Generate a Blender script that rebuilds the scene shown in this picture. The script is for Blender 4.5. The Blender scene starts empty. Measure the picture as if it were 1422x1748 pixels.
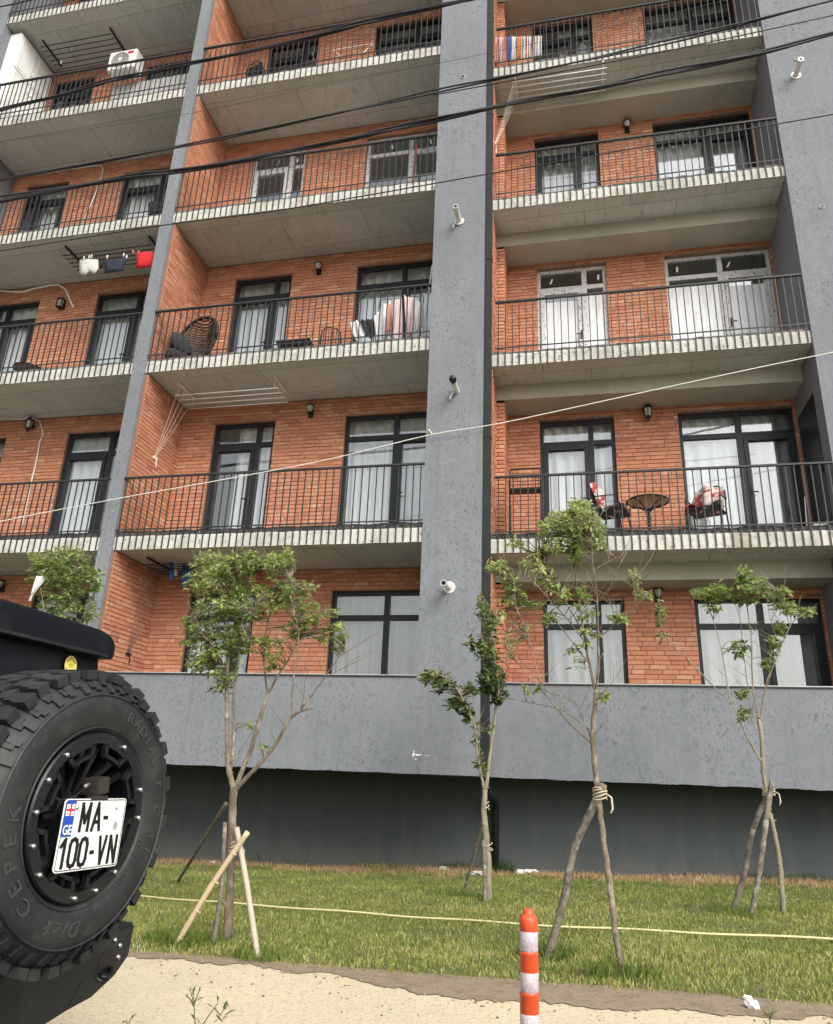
import bpy, bmesh, math, random
import numpy as np
from mathutils import Vector, Matrix

random.seed(7)
RNG = np.random.default_rng(11)
SC = bpy.context.scene
COL = SC.collection

# ------------------------------------------------------------------ camera
EYE = np.array([0.0, 0.0, 1.25])
FPX, CYP, CXP = 1281.5545, 875.737, 711.0
FWD = np.array([-0.2077959, 0.91780792, 0.33830384])
RGT = np.array([0.97756556, 0.2070303, 0.03878188])
UPV = np.array([0.03444483, -0.3387729, 0.94023746])
cam_d = bpy.data.cameras.new('camera')
cam = bpy.data.objects.new('camera', cam_d)
COL.objects.link(cam)
cam_d.sensor_fit = 'VERTICAL'
cam_d.sensor_height = 24.0
cam_d.lens = 24.0 * FPX / 1748.0
cam_d.clip_start = 0.05
cam_d.clip_end = 2000
cam.matrix_world = Matrix(((RGT[0], UPV[0], -FWD[0], EYE[0]), (RGT[1], UPV[1], -FWD[1], EYE[1]),
                           (RGT[2], UPV[2], -FWD[2], EYE[2]), (0, 0, 0, 1)))
SC.camera = cam

# ------------------------------------------------------------------ sky, sun, exposure
SUN_EL, SUN_AZ = math.radians(37), math.radians(142)   # azimuth clockwise from +Y (towards the facade)
world = bpy.data.worlds.new('World')
SC.world = world
world.use_nodes = True
wn = world.node_tree
wn.nodes.clear()
wo = wn.nodes.new('ShaderNodeOutputWorld')
wb = wn.nodes.new('ShaderNodeBackground')
sky = wn.nodes.new('ShaderNodeTexSky')
sky.sky_type = 'NISHITA'
sky.sun_disc = False
sky.sun_elevation = SUN_EL
sky.sun_rotation = SUN_AZ
sky.air_density = 1.6
sky.dust_density = 4.0
sky.ozone_density = 0.6
bw = wn.nodes.new('ShaderNodeHueSaturation')
bw.inputs['Saturation'].default_value = 0.22
wn.links.new(sky.outputs[0], bw.inputs['Color'])
wn.links.new(bw.outputs[0], wb.inputs[0])
wn.links.new(wb.outputs[0], wo.inputs[0])
wb.inputs[1].default_value = 0.15
sun_d = bpy.data.lights.new('sun', 'SUN')
sun = bpy.data.objects.new('sun', sun_d)
COL.objects.link(sun)
sun_d.energy = 1.1
sun_d.angle = math.radians(28)
sun_d.color = (1.0, 0.96, 0.88)
sd = Vector((math.sin(SUN_AZ) * math.cos(SUN_EL), math.cos(SUN_AZ) * math.cos(SUN_EL), math.sin(SUN_EL)))
sun.rotation_euler = sd.to_track_quat('Z', 'Y').to_euler()
SC.view_settings.view_transform = 'Standard'
SC.view_settings.look = 'None'
SC.view_settings.gamma = 1
SC.view_settings.exposure = 0.68
SC.cycles.use_adaptive_sampling = True
SC.cycles.max_bounces = 8
SC.cycles.transparent_max_bounces = 16

# ------------------------------------------------------------------ geometry helpers
def ray(px, py):
    return FWD + RGT * (px - CXP) / FPX - UPV * (py - CYP) / FPX
def at(px, py, Y):
    d = ray(px, py)
    return EYE + d * (Y / d[1])
G0, G1 = 0.178, 0.031
def gz(x):
    return G0 + G1 * min(max(x, -16.0), 12.0)
def ong(px, py):
    d = ray(px, py)
    return EYE + d * ((G0 - EYE[2]) / (d[2] - G1 * d[0]))

ORIG = {}
def root_origin(o):
    while o is not None:
        if o in ORIG:
            return ORIG[o]
        o = o.parent
    return np.zeros(3)
def setp(o, label=None, cat=None, group=None, kind=None):
    if label: o['label'] = label
    if cat: o['category'] = cat
    if group: o['group'] = group
    if kind: o['kind'] = kind
    return o
def thing(name, loc, label, cat, group=None):
    o = bpy.data.objects.new(name, None)
    o.empty_display_size = 0.1
    COL.objects.link(o)
    o.location = tuple(float(v) for v in loc)
    ORIG[o] = np.array(loc, float)
    return setp(o, label, cat, group)

class MB:
    def __init__(s):
        s.v = []; s.f = []
    def add(s, vs, fs):
        n = len(s.v)
        s.v.extend([tuple(float(c) for c in v) for v in vs])
        s.f.extend([tuple(i + n for i in f) for f in fs])
        return s
    def box(s, x0, x1, y0, y1, z0, z1):
        return s.add([(x0, y0, z0), (x1, y0, z0), (x1, y1, z0), (x0, y1, z0), (x0, y0, z1), (x1, y0, z1), (x1, y1, z1), (x0, y1, z1)],
                     [(0, 3, 2, 1), (4, 5, 6, 7), (0, 1, 5, 4), (1, 2, 6, 5), (2, 3, 7, 6), (3, 0, 4, 7)])
    def obox(s, c, ax, ay, az):
        c, ax, ay, az = (np.array(t, float) for t in (c, ax, ay, az))
        vs = [c + a * ax + b * ay + d * az for d in (-1, 1) for a, b in ((-1, -1), (1, -1), (1, 1), (-1, 1))]
        return s.add(vs, [(0, 3, 2, 1), (4, 5, 6, 7), (0, 1, 5, 4), (1, 2, 6, 5), (2, 3, 7, 6), (3, 0, 4, 7)])
    def tube(s, pts, r, n=8, cap=True):
        pts = [np.array(q, float) for q in pts]
        if not hasattr(r, '__len__'): r = [r] * len(pts)
        rings = []
        ref = None
        for i, q in enumerate(pts):
            t = pts[min(i + 1, len(pts) - 1)] - pts[max(i - 1, 0)]
            t = t / (np.linalg.norm(t) + 1e-9)
            if ref is None:
                ref = np.array([0, 0, 1.0]) if abs(t[2]) < .9 else np.array([1.0, 0, 0])
            a = np.cross(t, ref); a /= np.linalg.norm(a) + 1e-9
            b = np.cross(t, a); ref = -b if False else np.cross(a, t)
            rings.append([q + r[i] * (a * math.cos(2 * math.pi * k / n) + b * math.sin(2 * math.pi * k / n)) for k in range(n)])
        vs = [v for g in rings for v in g]
        fs = []
        for i in range(len(pts) - 1):
            for k in range(n):
                k2 = (k + 1) % n
                fs.append((i * n + k, i * n + k2, (i + 1) * n + k2, (i + 1) * n + k))
        if cap:
            fs.append(tuple(range(n)))
            fs.append(tuple((len(pts) - 1) * n + k for k in reversed(range(n))))
        return s.add(vs, fs)
    def lathe(s, prof, c, ax=(0, 0, 1), n=24, closed=False):
        """prof: list of (along axis, radius)"""
        c = np.array(c, float); ax = np.array(ax, float); ax /= np.linalg.norm(ax)
        ref = np.array([1.0, 0, 0]) if abs(ax[0]) < .9 else np.array([0, 1.0, 0])
        a = np.cross(ax, ref); a /= np.linalg.norm(a); b = np.cross(ax, a)
        vs = [c + ax * h + r * (a * math.cos(2 * math.pi * k / n) + b * math.sin(2 * math.pi * k / n)) for h, r in prof for k in range(n)]
        fs = []
        m = len(prof)
        for i in range(m if closed else m - 1):
            j = (i + 1) % m
            for k in range(n):
                k2 = (k + 1) % n
                fs.append((i * n + k, i * n + k2, j * n + k2, j * n + k))
        return s.add(vs, fs)
    def grid(s, fn, nu, nv):
        vs = [fn(i / nu, j / nv) for j in range(nv + 1) for i in range(nu + 1)]
        fs = [(j * (nu + 1) + i, j * (nu + 1) + i + 1, (j + 1) * (nu + 1) + i + 1, (j + 1) * (nu + 1) + i) for j in range(nv) for i in range(nu)]
        return s.add(vs, fs)
    def prism(s, poly, fn, d0, d1):
        n = len(poly)
        vs = [fn(a, b, d0) for a, b in poly] + [fn(a, b, d1) for a, b in poly]
        fs = [tuple(reversed(range(n))), tuple(range(n, 2 * n))] + [(i, (i + 1) % n, n + (i + 1) % n, n + i) for i in range(n)]
        return s.add(vs, fs)
    def build(s, name, mat, parent=None, smooth=False, origin=None, bevel=0, fixn=True):
        o0 = root_origin(parent) if parent is not None else (np.zeros(3) if origin is None else np.array(origin, float))
        me = bpy.data.meshes.new(name)
        me.from_pydata([(v[0] - o0[0], v[1] - o0[1], v[2] - o0[2]) for v in s.v], [], s.f)
        if fixn:
            bm = bmesh.new(); bm.from_mesh(me)
            bmesh.ops.recalc_face_normals(bm, faces=bm.faces)
            if bevel:
                bmesh.ops.bevel(bm, geom=[e for e in bm.edges if e.calc_face_angle(0) > .5], offset=bevel, segments=2, affect='EDGES', clamp_overlap=True)
            bm.to_mesh(me); bm.free()
        me.update()
        if smooth:
            me.polygons.foreach_set('use_smooth', [True] * len(me.polygons))
        if mat is not None: me.materials.append(mat)
        o = bpy.data.objects.new(name, me)
        COL.objects.link(o)
        if parent is not None:
            o.parent = parent
        else:
            o.location = tuple(float(c) for c in o0)
            ORIG[o] = o0
        return o

# ------------------------------------------------------------------ material helpers
def ramp(nt, fac, lo, hi):
    r = nt.nodes.new('ShaderNodeMapRange')
    r.inputs[1].default_value = lo; r.inputs[2].default_value = hi
    r.clamp = True
    nt.links.new(fac, r.inputs[0])
    return r.outputs[0]
def mixc(nt, fac, a, b, blend='MIX'):
    m = nt.nodes.new('ShaderNodeMix'); m.data_type = 'RGBA'; m.blend_type = blend
    for sock, v in ((m.inputs[0], fac), (m.inputs[6], a), (m.inputs[7], b)):
        if hasattr(v, 'is_output'): nt.links.new(v, sock)
        elif isinstance(v, (int, float)): sock.default_value = v
        else: sock.default_value = (*v, 1)
    return m.outputs[2]
def coords(nt, scale=(1, 1, 1), rot=(0, 0, 0), kind='Object'):
    tc = nt.nodes.new('ShaderNodeTexCoord'); mp = nt.nodes.new('ShaderNodeMapping')
    mp.inputs['Scale'].default_value = scale
    mp.inputs['Rotation'].default_value = rot
    nt.links.new(tc.outputs[kind], mp.inputs[0])
    return mp.outputs[0]
def noise(nt, scale, detail=4, rough=.6, vscale=(1, 1, 1), dist=0.0):
    n = nt.nodes.new('ShaderNodeTexNoise')
    n.inputs['Scale'].default_value = scale; n.inputs['Detail'].default_value = detail
    n.inputs['Roughness'].default_value = rough; n.inputs['Distortion'].default_value = dist
    nt.links.new(coords(nt, vscale), n.inputs['Vector'])
    return n.outputs[0]
def mat(name, col, rough=.6, metal=0.0, layers=(), bumps=(), spec=None, alpha=None, custom=None):
    """layers: (scale, detail, lo, hi, colour, amount, vscale) noise-masked colours; bumps: (scale, detail, strength, dist)"""
    m = bpy.data.materials.new(name); m.use_nodes = True
    nt = m.node_tree
    p = nt.nodes['Principled BSDF']
    c = tuple(col)
    for L in layers:
        sc, det, lo, hi, lc, amt = L[:6]
        vs = L[6] if len(L) > 6 else (1, 1, 1)
        f = ramp(nt, noise(nt, sc, det, .6, vs), lo, hi)
        mm = nt.nodes.new('ShaderNodeMath'); mm.operation = 'MULTIPLY'; mm.inputs[1].default_value = amt
        nt.links.new(f, mm.inputs[0])
        c = mixc(nt, mm.outputs[0], c, lc)
    if custom: c = custom(nt, c)
    if hasattr(c, 'is_output'): nt.links.new(c, p.inputs['Base Color'])
    else: p.inputs['Base Color'].default_value = (*c, 1)
    p.inputs['Roughness'].default_value = rough
    p.inputs['Metallic'].default_value = metal
    if spec is not None: p.inputs['Specular IOR Level'].default_value = spec
    nrm = None
    for sc, det, st, ds in bumps:
        b = nt.nodes.new('ShaderNodeBump')
        b.inputs['Strength'].default_value = st; b.inputs['Distance'].default_value = ds
        nt.links.new(noise(nt, sc, det), b.inputs['Height'])
        if nrm is not None: nt.links.new(nrm, b.inputs['Normal'])
        nrm = b.outputs[0]
    if nrm is not None: nt.links.new(nrm, p.inputs['Normal'])
    return m

M = {}
# grey plaster with the dragged worm-like flecks of bark-effect render
def fleck(nt, c):
    f = ramp(nt, noise(nt, 34, 5, .62, (1.0, 1.0, .6), .9), .53, .60)
    f2 = ramp(nt, noise(nt, 1.6, 4), .34, .62)
    mm = nt.nodes.new('ShaderNodeMath'); mm.operation = 'MULTIPLY'
    nt.links.new(f, mm.inputs[0]); nt.links.new(f2, mm.inputs[1])
    m2 = nt.nodes.new('ShaderNodeMath'); m2.operation = 'MULTIPLY'; m2.inputs[1].default_value = .6
    nt.links.new(mm.outputs[0], m2.inputs[0])
    return mixc(nt, m2.outputs[0], c, (.06, .066, .08))
M['plaster'] = mat('grey_plaster', (.162, .175, .194), .85, layers=[(.8, 4, .4, .65, (.205, .217, .238), .8), (2.6, 5, .5, .72, (.15, .16, .178), .55), (7, 3, .45, .6, (.20, .213, .235), .4), (1.1, 5, .52, .72, (.215, .22, .225), .6, (6, 6, .5)), (2.3, 6, .56, .7, (.135, .143, .156), .45, (5, 5, .35)), (.35, 4, .5, .7, (.148, .158, .176), .5)],
                   bumps=[(34, 5, .5, .008), (90, 3, .35, .004)], custom=fleck)
def foot_tint(nt, c):
    # ragged grey-brown tint, paler than the wall, strongest in the lowest hand's width
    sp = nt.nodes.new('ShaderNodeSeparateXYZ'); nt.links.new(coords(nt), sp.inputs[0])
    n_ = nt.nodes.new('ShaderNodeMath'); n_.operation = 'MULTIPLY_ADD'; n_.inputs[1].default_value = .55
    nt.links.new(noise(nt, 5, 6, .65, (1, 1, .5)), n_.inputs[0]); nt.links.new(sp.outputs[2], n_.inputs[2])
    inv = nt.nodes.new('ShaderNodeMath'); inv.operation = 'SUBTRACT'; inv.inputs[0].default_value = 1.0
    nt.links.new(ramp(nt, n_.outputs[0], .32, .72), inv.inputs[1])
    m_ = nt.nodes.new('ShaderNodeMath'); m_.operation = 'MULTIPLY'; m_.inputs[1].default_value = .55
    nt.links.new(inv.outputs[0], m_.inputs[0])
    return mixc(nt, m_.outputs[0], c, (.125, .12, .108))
M['base_plaster'] = mat('dark_base_plaster', (.05, .06, .063), .88, layers=[(1.2, 5, .4, .7, (.062, .072, .074), .8), (24, 4, .5, .7, (.038, .046, .048), .6), (.9, 5, .5, .75, (.085, .09, .088), .6, (5, 5, .4))], bumps=[(40, 4, .4, .006)], custom=foot_tint)
def formwork(nt, c):
    # faint board-panel joints pressed into the cast slab
    br = nt.nodes.new('ShaderNodeTexBrick')
    br.inputs['Scale'].default_value = 1.0
    br.inputs['Brick Width'].default_value = 1.55; br.inputs['Row Height'].default_value = .82
    br.inputs['Mortar Size'].default_value = .008; br.inputs['Mortar Smooth'].default_value = .3
    br.inputs['Color1'].default_value = (1, 1, 1, 1); br.inputs['Color2'].default_value = (.86, .86, .86, 1)
    br.inputs['Mortar'].default_value = (.42, .40, .37, 1)
    nt.links.new(coords(nt, (1, 1, 1), (0, 0, .02)), br.inputs['Vector'])
    return mixc(nt, .8, c, br.outputs['Color'], 'MULTIPLY')
M['concrete'] = mat('cast_concrete', (.55, .58, .55), .8, layers=[(.9, 6, .42, .7, (.465, .485, .45), .8), (3.5, 5, .5, .75, (.66, .655, .60), .5), (5, 5, .56, .70, (.32, .32, .26), .6, (2.2, .5, 1)), (14, 5, .6, .72, (.34, .34, .28), .5, (1.6, .3, 1)), (40, 3, .62, .7, (.16, .15, .13), .6)],
                    bumps=[(6, 5, .15, .01), (60, 3, .2, .003)], custom=formwork)
M['beam'] = mat('beam_concrete', (.41, .395, .33), .8, layers=[(1.1, 6, .42, .7, (.3, .29, .245), .7), (7, 5, .55, .75, (.47, .455, .4), .6), (45, 3, .62, .7, (.18, .17, .14), .6)], bumps=[(7, 5, .25, .012), (60, 3, .2, .003)])
M['slab_edge'] = mat('limewashed_slab_edge', (.53, .525, .48), .85, layers=[(1.1, 6, .45, .62, (.37, .365, .325), .8), (3.2, 6, .54, .66, (.30, .29, .25), .8, (1, 1, .4)), (13, 5, .57, .66, (.22, .21, .18), .85), (5, 5, .6, .68, (.42, .30, .18), .5, (1, 1, .3)), (34, 4, .62, .7, (.12, .115, .1), .7)], bumps=[(12, 5, .3, .012)])
M['stone_edge'] = mat('rough_screed_edge', (.17, .167, .157), .9, layers=[(14, 5, .45, .6, (.09, .088, .082), .9), (30, 4, .6, .7, (.5, .49, .46), .7)], bumps=[(18, 5, .8, .03)])
M['stone_dark'] = mat('dark_stone_trim', (.07, .07, .068), .9, layers=[(16, 5, .45, .6, (.03, .03, .03), .9), (34, 4, .6, .68, (.42, .41, .39), .8)], bumps=[(18, 5, .8, .03)])
M['mortar'] = mat('brick_mortar', (.25, .135, .088), .95, layers=[(20, 4, .4, .7, (.19, .095, .06), .8)], bumps=[(40, 4, .4, .006)])
def brickmat(name, mode):
    def cust(nt, c):
        if mode == 'attr':
            a = nt.nodes.new('ShaderNodeAttribute'); a.attribute_name = 'rnd'; r = a.outputs['Fac']
        else:
            a = nt.nodes.new('ShaderNodeObjectInfo'); r = a.outputs['Random']
        cr = nt.nodes.new('ShaderNodeValToRGB')
        e = cr.color_ramp.elements
        e[0].position = 0; e[0].color = (.30, .122, .075, 1)
        e[1].position = 1; e[1].color = (.56, .34, .23, 1)
        for p_, c_ in ((.12, (.395, .156, .087, 1)), (.35, (.465, .196, .108, 1)), (.62, (.50, .22, .123, 1)), (.85, (.54, .262, .153, 1))):
            k = e.new(p_); k.color = c_
        nt.links.new(r, cr.inputs[0])
        f = ramp(nt, noise(nt, 9, 5), .35, .7)
        k = mixc(nt, f, cr.outputs[0], (.445, .187, .104))
        f2 = ramp(nt, noise(nt, 60, 3, .7, (.4, .4, 1.6)), .55, .68)
        mm = nt.nodes.new('ShaderNodeMath'); mm.operation = 'MULTIPLY'; mm.inputs[1].default_value = .45
        nt.links.new(f2, mm.inputs[0])
        k = mixc(nt, mm.outputs[0], k, (.21, .08, .042))
        f3 = ramp(nt, noise(nt, 1.7, 4), .62, .78)
        m3 = nt.nodes.new('ShaderNodeMath'); m3.operation = 'MULTIPLY'; m3.inputs[1].default_value = .35
        nt.links.new(f3, m3.inputs[0])
        k = mixc(nt, m3.outputs[0], k, (.62, .36, .24))
        f4 = ramp(nt, noise(nt, .9, 6, .6, (1, 1, .6)), .56, .74)          # grime and lime bloom in loose patches
        m4 = nt.nodes.new('ShaderNodeMath'); m4.operation = 'MULTIPLY'; m4.inputs[1].default_value = .25
        nt.links.new(f4, m4.inputs[0])
        return mixc(nt, m4.outputs[0], k, (.25, .13, .085))
    return mat(name, (.45, .15, .06), .88, custom=cust, bumps=[(70, 4, .45, .006)])
M['brick_many'] = brickmat('orange_brick', 'attr')
M['brick_one'] = brickmat('orange_brick_single', 'obj')
M['black_metal'] = mat('black_powder_coat', (.013, .014, .016), .5, layers=[(8, 4, .5, .75, (.026, .026, .026), .6)], spec=.3)
M['rail_metal'] = mat('railing_paint', (.026, .027, .029), .5, layers=[(5, 4, .5, .75, (.045, .045, .046), .6)], spec=.35)
M['frame'] = mat('anthracite_window_frame', (.012, .0135, .017), .42, spec=.3)
def tapefn(nt, c):
    f = ramp(nt, noise(nt, 38, 2, .5, (1, 1, .5)), .60, .63)
    return mixc(nt, f, (.52, .52, .53), (.07, .07, .075))
M['tape'] = mat('printed_protective_tape', (.6, .6, .6), .45, custom=tapefn)
M['film'] = mat('white_protective_film', (.70, .71, .73), .35, layers=[(3, 5, .45, .65, (.5, .51, .54), .8, (6, 1, .5)), (12, 4, .55, .7, (.85, .85, .86), .7, (3, 1, .6))], bumps=[(5, 4, .3, .02)])
M['flash'] = mat('parapet_flashing', (.07, .075, .08), .35, metal=.6)
M['flash_top'] = mat('flashing_bright_lip', (.55, .55, .55), .35, metal=.3)
M['room'] = mat('room_paint', (.62, .60, .56), .9)
M['sheer'] = None
def clothmat(name, col, tr=.3, layers=()):
    m = mat(name, col, .9, layers=layers, bumps=[(40, 3, .1, .004)])
    nt = m.node_tree; p = nt.nodes['Principled BSDF']; out = nt.nodes['Material Output']
    t = nt.nodes.new('ShaderNodeBsdfTranslucent'); t.inputs[0].default_value = (*col, 1)
    mx = nt.nodes.new('ShaderNodeMixShader'); mx.inputs[0].default_value = tr
    nt.links.new(p.outputs[0], mx.inputs[1]); nt.links.new(t.outputs[0], mx.inputs[2]); nt.links.new(mx.outputs[0], out.inputs[0])
    return m
M['curtain_w'] = clothmat('white_curtain', (.90, .90, .90), .35)
M['curtain_g'] = clothmat('grey_curtain', (.70, .70, .70), .35)
M['curtain_m'] = clothmat('shaded_linen_curtain', (.34, .335, .33), .25)  # ground-floor shade put into the cloth colour; the curtains themselves are paler
M['curtain_d'] = clothmat('dark_curtain', (.20, .195, .20), .15)
M['cloth_white'] = clothmat('white_laundry', (.82, .81, .81))
M['cloth_pink'] = clothmat('pale_pink_laundry', (.80, .66, .66))
M['cloth_salmon'] = clothmat('salmon_laundry', (.80, .38, .32))
M['cloth_black'] = clothmat('black_laundry', (.02, .02, .022), .05)
M['cloth_navy'] = clothmat('navy_laundry', (.025, .028, .05), .05)
M['cloth_red'] = clothmat('red_laundry', (.62, .025, .03), .15)
M['cloth_greylight'] = clothmat('light_grey_laundry', (.62, .61, .57), .15)
M['cloth_blue'] = clothmat('blue_laundry', (.06, .13, .45), .1)
M['cloth_orange'] = clothmat('orange_laundry', (.75, .28, .08), .2)
M['cloth_teal'] = clothmat('teal_laundry', (.02, .09, .2), .1)
M['blanket'] = mat('red_and_white_check_cushion', (.52, .45, .42), .9, layers=[(7, 2, .5, .54, (.34, .03, .035), 1.0), (11, 2, .58, .62, (.25, .12, .1), .8)])
def glassmat():
    m = bpy.data.materials.new('window_glass'); m.use_nodes = True
    nt = m.node_tree; nt.nodes.clear()
    out = nt.nodes.new('ShaderNodeOutputMaterial')
    tr = nt.nodes.new('ShaderNodeBsdfTransparent'); tr.inputs[0].default_value = (.95, .97, .97, 1)
    gl = nt.nodes.new('ShaderNodeBsdfGlossy'); gl.inputs['Roughness'].default_value = .015
    gl.inputs[0].default_value = (.95, .97, 1, 1)
    b = nt.nodes.new('ShaderNodeBump'); b.inputs['Strength'].default_value = .03; b.inputs['Distance'].default_value = .02
    nt.links.new(noise(nt, 1.1, 2), b.inputs['Height']); nt.links.new(b.outputs[0], gl.inputs['Normal'])
    # Schlick reflectance of coated glazing, the same from either face of the pane
    lw = nt.nodes.new('ShaderNodeLayerWeight'); lw.inputs[0].default_value = .5
    pw5 = nt.nodes.new('ShaderNodeMath'); pw5.operation = 'POWER'; pw5.inputs[1].default_value = 4.0
    nt.links.new(lw.outputs['Facing'], pw5.inputs[0])
    fr = nt.nodes.new('ShaderNodeMath'); fr.operation = 'MULTIPLY_ADD'; fr.inputs[1].default_value = .88; fr.inputs[2].default_value = .12
    nt.links.new(pw5.outputs[0], fr.inputs[0])
    mx = nt.nodes.new('ShaderNodeMixShader')
    nt.links.new(fr.outputs[0], mx.inputs[0]); nt.links.new(tr.outputs[0], mx.inputs[1]); nt.links.new(gl.outputs[0], mx.inputs[2])
    nt.links.new(mx.outputs[0], out.inputs[0])
    return m
M['glass'] = glassmat()
M['white_plastic'] = mat('white_plastic', (.74, .73, .69), .4, layers=[(9, 4, .55, .75, (.55, .53, .47), .5)])
M['white_paint'] = mat('white_enamel', (.80, .80, .78), .4)
M['string'] = mat('pale_cord', (.72, .68, .58), .9)
M['silver'] = mat('zinc_bolt', (.62, .62, .60), .28, metal=1.0)
M['frost'] = mat('frosted_lamp_glass', (.34, .35, .33), .15)
M['grey_box'] = mat('grey_fibre_cement_sheet', (.34, .34, .33), .9, layers=[(3, 5, .4, .7, (.26, .26, .25), .8)], bumps=[(14, 4, .6, .02)])
M['rattan'] = mat('brown_rattan', (.13, .078, .05), .6, layers=[(14, 4, .4, .7, (.07, .042, .028), .8)])
M['dark_cushion'] = mat('charcoal_cushion', (.03, .032, .036), .9)
M['table_glass'] = mat('bronze_table_glass', (.30, .20, .13), .15)
M['red_paint'] = mat('red_painted_pole', (.50, .05, .05), .5)
M['bark'] = mat('young_tree_bark', (.20, .16, .115), .9, layers=[(26, 5, .42, .62, (.10, .078, .055), .9, (1, 1, .35)), (9, 5, .52, .64, (.33, .29, .23), .8), (40, 4, .6, .68, (.07, .06, .045), .7)], bumps=[(50, 4, .6, .01)])
M['bark_pale'] = mat('pale_tree_bark', (.28, .245, .175), .9, layers=[(18, 5, .4, .62, (.18, .15, .105), .8, (1, 1, .35)), (8, 5, .55, .68, (.38, .345, .27), .7), (40, 4, .6, .68, (.1, .085, .06), .7)], bumps=[(50, 4, .5, .008)])
M['stake'] = mat('weathered_pole_bark', (.22, .19, .15), .9, layers=[(16, 5, .42, .60, (.10, .085, .068), .9), (11, 4, .55, .66, (.36, .335, .28), .85), (45, 4, .6, .68, (.06, .05, .04), .8)], bumps=[(45, 5, .8, .012)])
M['bamboo'] = mat('dry_bamboo', (.56, .45, .30), .5, layers=[(10, 4, .4, .7, (.46, .36, .23), .7, (1, 1, .3))])
M['peeled'] = mat('peeled_pale_pole', (.46, .39, .32), .65, layers=[(16, 4, .4, .7, (.34, .27, .21), .7, (1, 1, .2))])
M['rope'] = mat('hemp_rope', (.52, .45, .34), .95, bumps=[(120, 3, .6, .006)])
M['orange'] = mat('orange_polyurethane', (.66, .085, .024), .42, layers=[(7, 4, .55, .75, (.5, .06, .02), .5), (22, 5, .6, .7, (.22, .05, .03), .6)])
def reflfn(nt, c):
    v = nt.nodes.new('ShaderNodeTexVoronoi'); v.inputs['Scale'].default_value = 150
    nt.links.new(coords(nt, (1, 1, .6)), v.inputs['Vector'])
    return mixc(nt, ramp(nt, v.outputs['Distance'], .25, .5), c, (.45, .37, .39))
M['reflector'] = mat('white_reflective_sheeting', (.62, .55, .57), .3, custom=reflfn, layers=[(9, 4, .6, .72, (.55, .48, .48), .5)])
M['rubber'] = mat('tyre_rubber', (.014, .014, .015), .6, layers=[(3, 5, .42, .7, (.034, .034, .033), .9), (9, 6, .54, .72, (.060, .058, .054), .6), (40, 4, .6, .7, (.05, .048, .045), .5)], bumps=[(90, 3, .15, .003)])
M['rubber_text'] = mat('tyre_raised_lettering', (.045, .045, .045), .6)
M['jeep_black'] = mat('black_hardtop', (.004, .0055, .009), .5, layers=[(2, 5, .5, .75, (.016, .018, .022), .6), (7, 6, .58, .75, (.03, .029, .027), .35)], bumps=[(150, 2, .12, .002)], spec=.22)
M['bumper'] = mat('textured_steel_bumper', (.013, .014, .014), .55, layers=[(5, 5, .5, .72, (.04, .04, .038), .6)], bumps=[(160, 2, .2, .002)])
M['rim'] = mat('satin_black_rim', (.007, .008, .010), .4, layers=[(6, 5, .55, .75, (.03, .03, .03), .5)])
M['plate'] = mat('white_number_plate', (.86, .86, .83), .35)
M['plate_blue'] = mat('plate_blue', (.02, .07, .42), .35)
M['ink'] = mat('black_plate_ink', (.006, .006, .007), .4)
M['flag_red'] = mat('flag_red', (.62, .02, .04), .4)
M['yellow'] = mat('yellow_sticker', (.78, .66, .16), .45)
M['brownbox'] = mat('brown_anodised_box', (.035, .027, .022), .5)
M['hose'] = mat('yellow_garden_hose', (.66, .58, .32), .5, layers=[(30, 3, .5, .7, (.6, .52, .26), .6)])
M['paper'] = mat('white_litter', (.82, .82, .80), .8)
M['rubble'] = mat('pale_rubble', (.5, .48, .44), .9, bumps=[(30, 4, .6, .01)])
M['pebble'] = mat('pebble_and_crumb', (.26, .20, .14), .95, layers=[(3, 3, .45, .6, (.14, .10, .07), .9), (7, 3, .58, .66, (.5, .44, .34), .9)])
M['cable'] = mat('black_cable_sheath', (.018, .019, .022), .5)
M['wire'] = mat('grey_wire', (.06, .06, .065), .5)
M['white_rope'] = mat('white_rope', (.78, .76, .70), .8)
M['red_logo'] = mat('red_badge', (.45, .03, .04), .4)

# leaf and grass blades: colour by attribute, part of the light passes through
def leafmat(name, stops, tr=.35, rough=.45, attr='rnd'):
    m = bpy.data.materials.new(name); m.use_nodes = True
    nt = m.node_tree; p = nt.nodes['Principled BSDF']; out = nt.nodes['Material Output']
    a = nt.nodes.new('ShaderNodeAttribute'); a.attribute_name = attr
    cr = nt.nodes.new('ShaderNodeValToRGB'); e = cr.color_ramp.elements
    e[0].position = stops[0][0]; e[0].color = (*stops[0][1], 1)
    e[1].position = stops[-1][0]; e[1].color = (*stops[-1][1], 1)
    for q, c in stops[1:-1]:
        k = e.new(q); k.color = (*c, 1)
    nt.links.new(a.outputs['Fac'], cr.inputs[0])
    nt.links.new(cr.outputs[0], p.inputs['Base Color'])
    p.inputs['Roughness'].default_value = rough
    t = nt.nodes.new('ShaderNodeBsdfTranslucent'); nt.links.new(cr.outputs[0], t.inputs[0])
    mx = nt.nodes.new('ShaderNodeMixShader'); mx.inputs[0].default_value = tr
    nt.links.new(p.outputs[0], mx.inputs[1]); nt.links.new(t.outputs[0], mx.inputs[2]); nt.links.new(mx.outputs[0], out.inputs[0])
    return m
M['leaf'] = leafmat('privet_leaf', [(0, (.085, .145, .04)), (.3, (.20, .29, .075)), (.65, (.39, .47, .15)), (1, (.62, .64, .30))], .5)
M['leaf_dark'] = leafmat('dark_privet_leaf', [(0, (.045, .09, .032)), (.4, (.13, .19, .06)), (.75, (.30, .36, .11)), (1, (.46, .49, .19))], .45)
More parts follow.
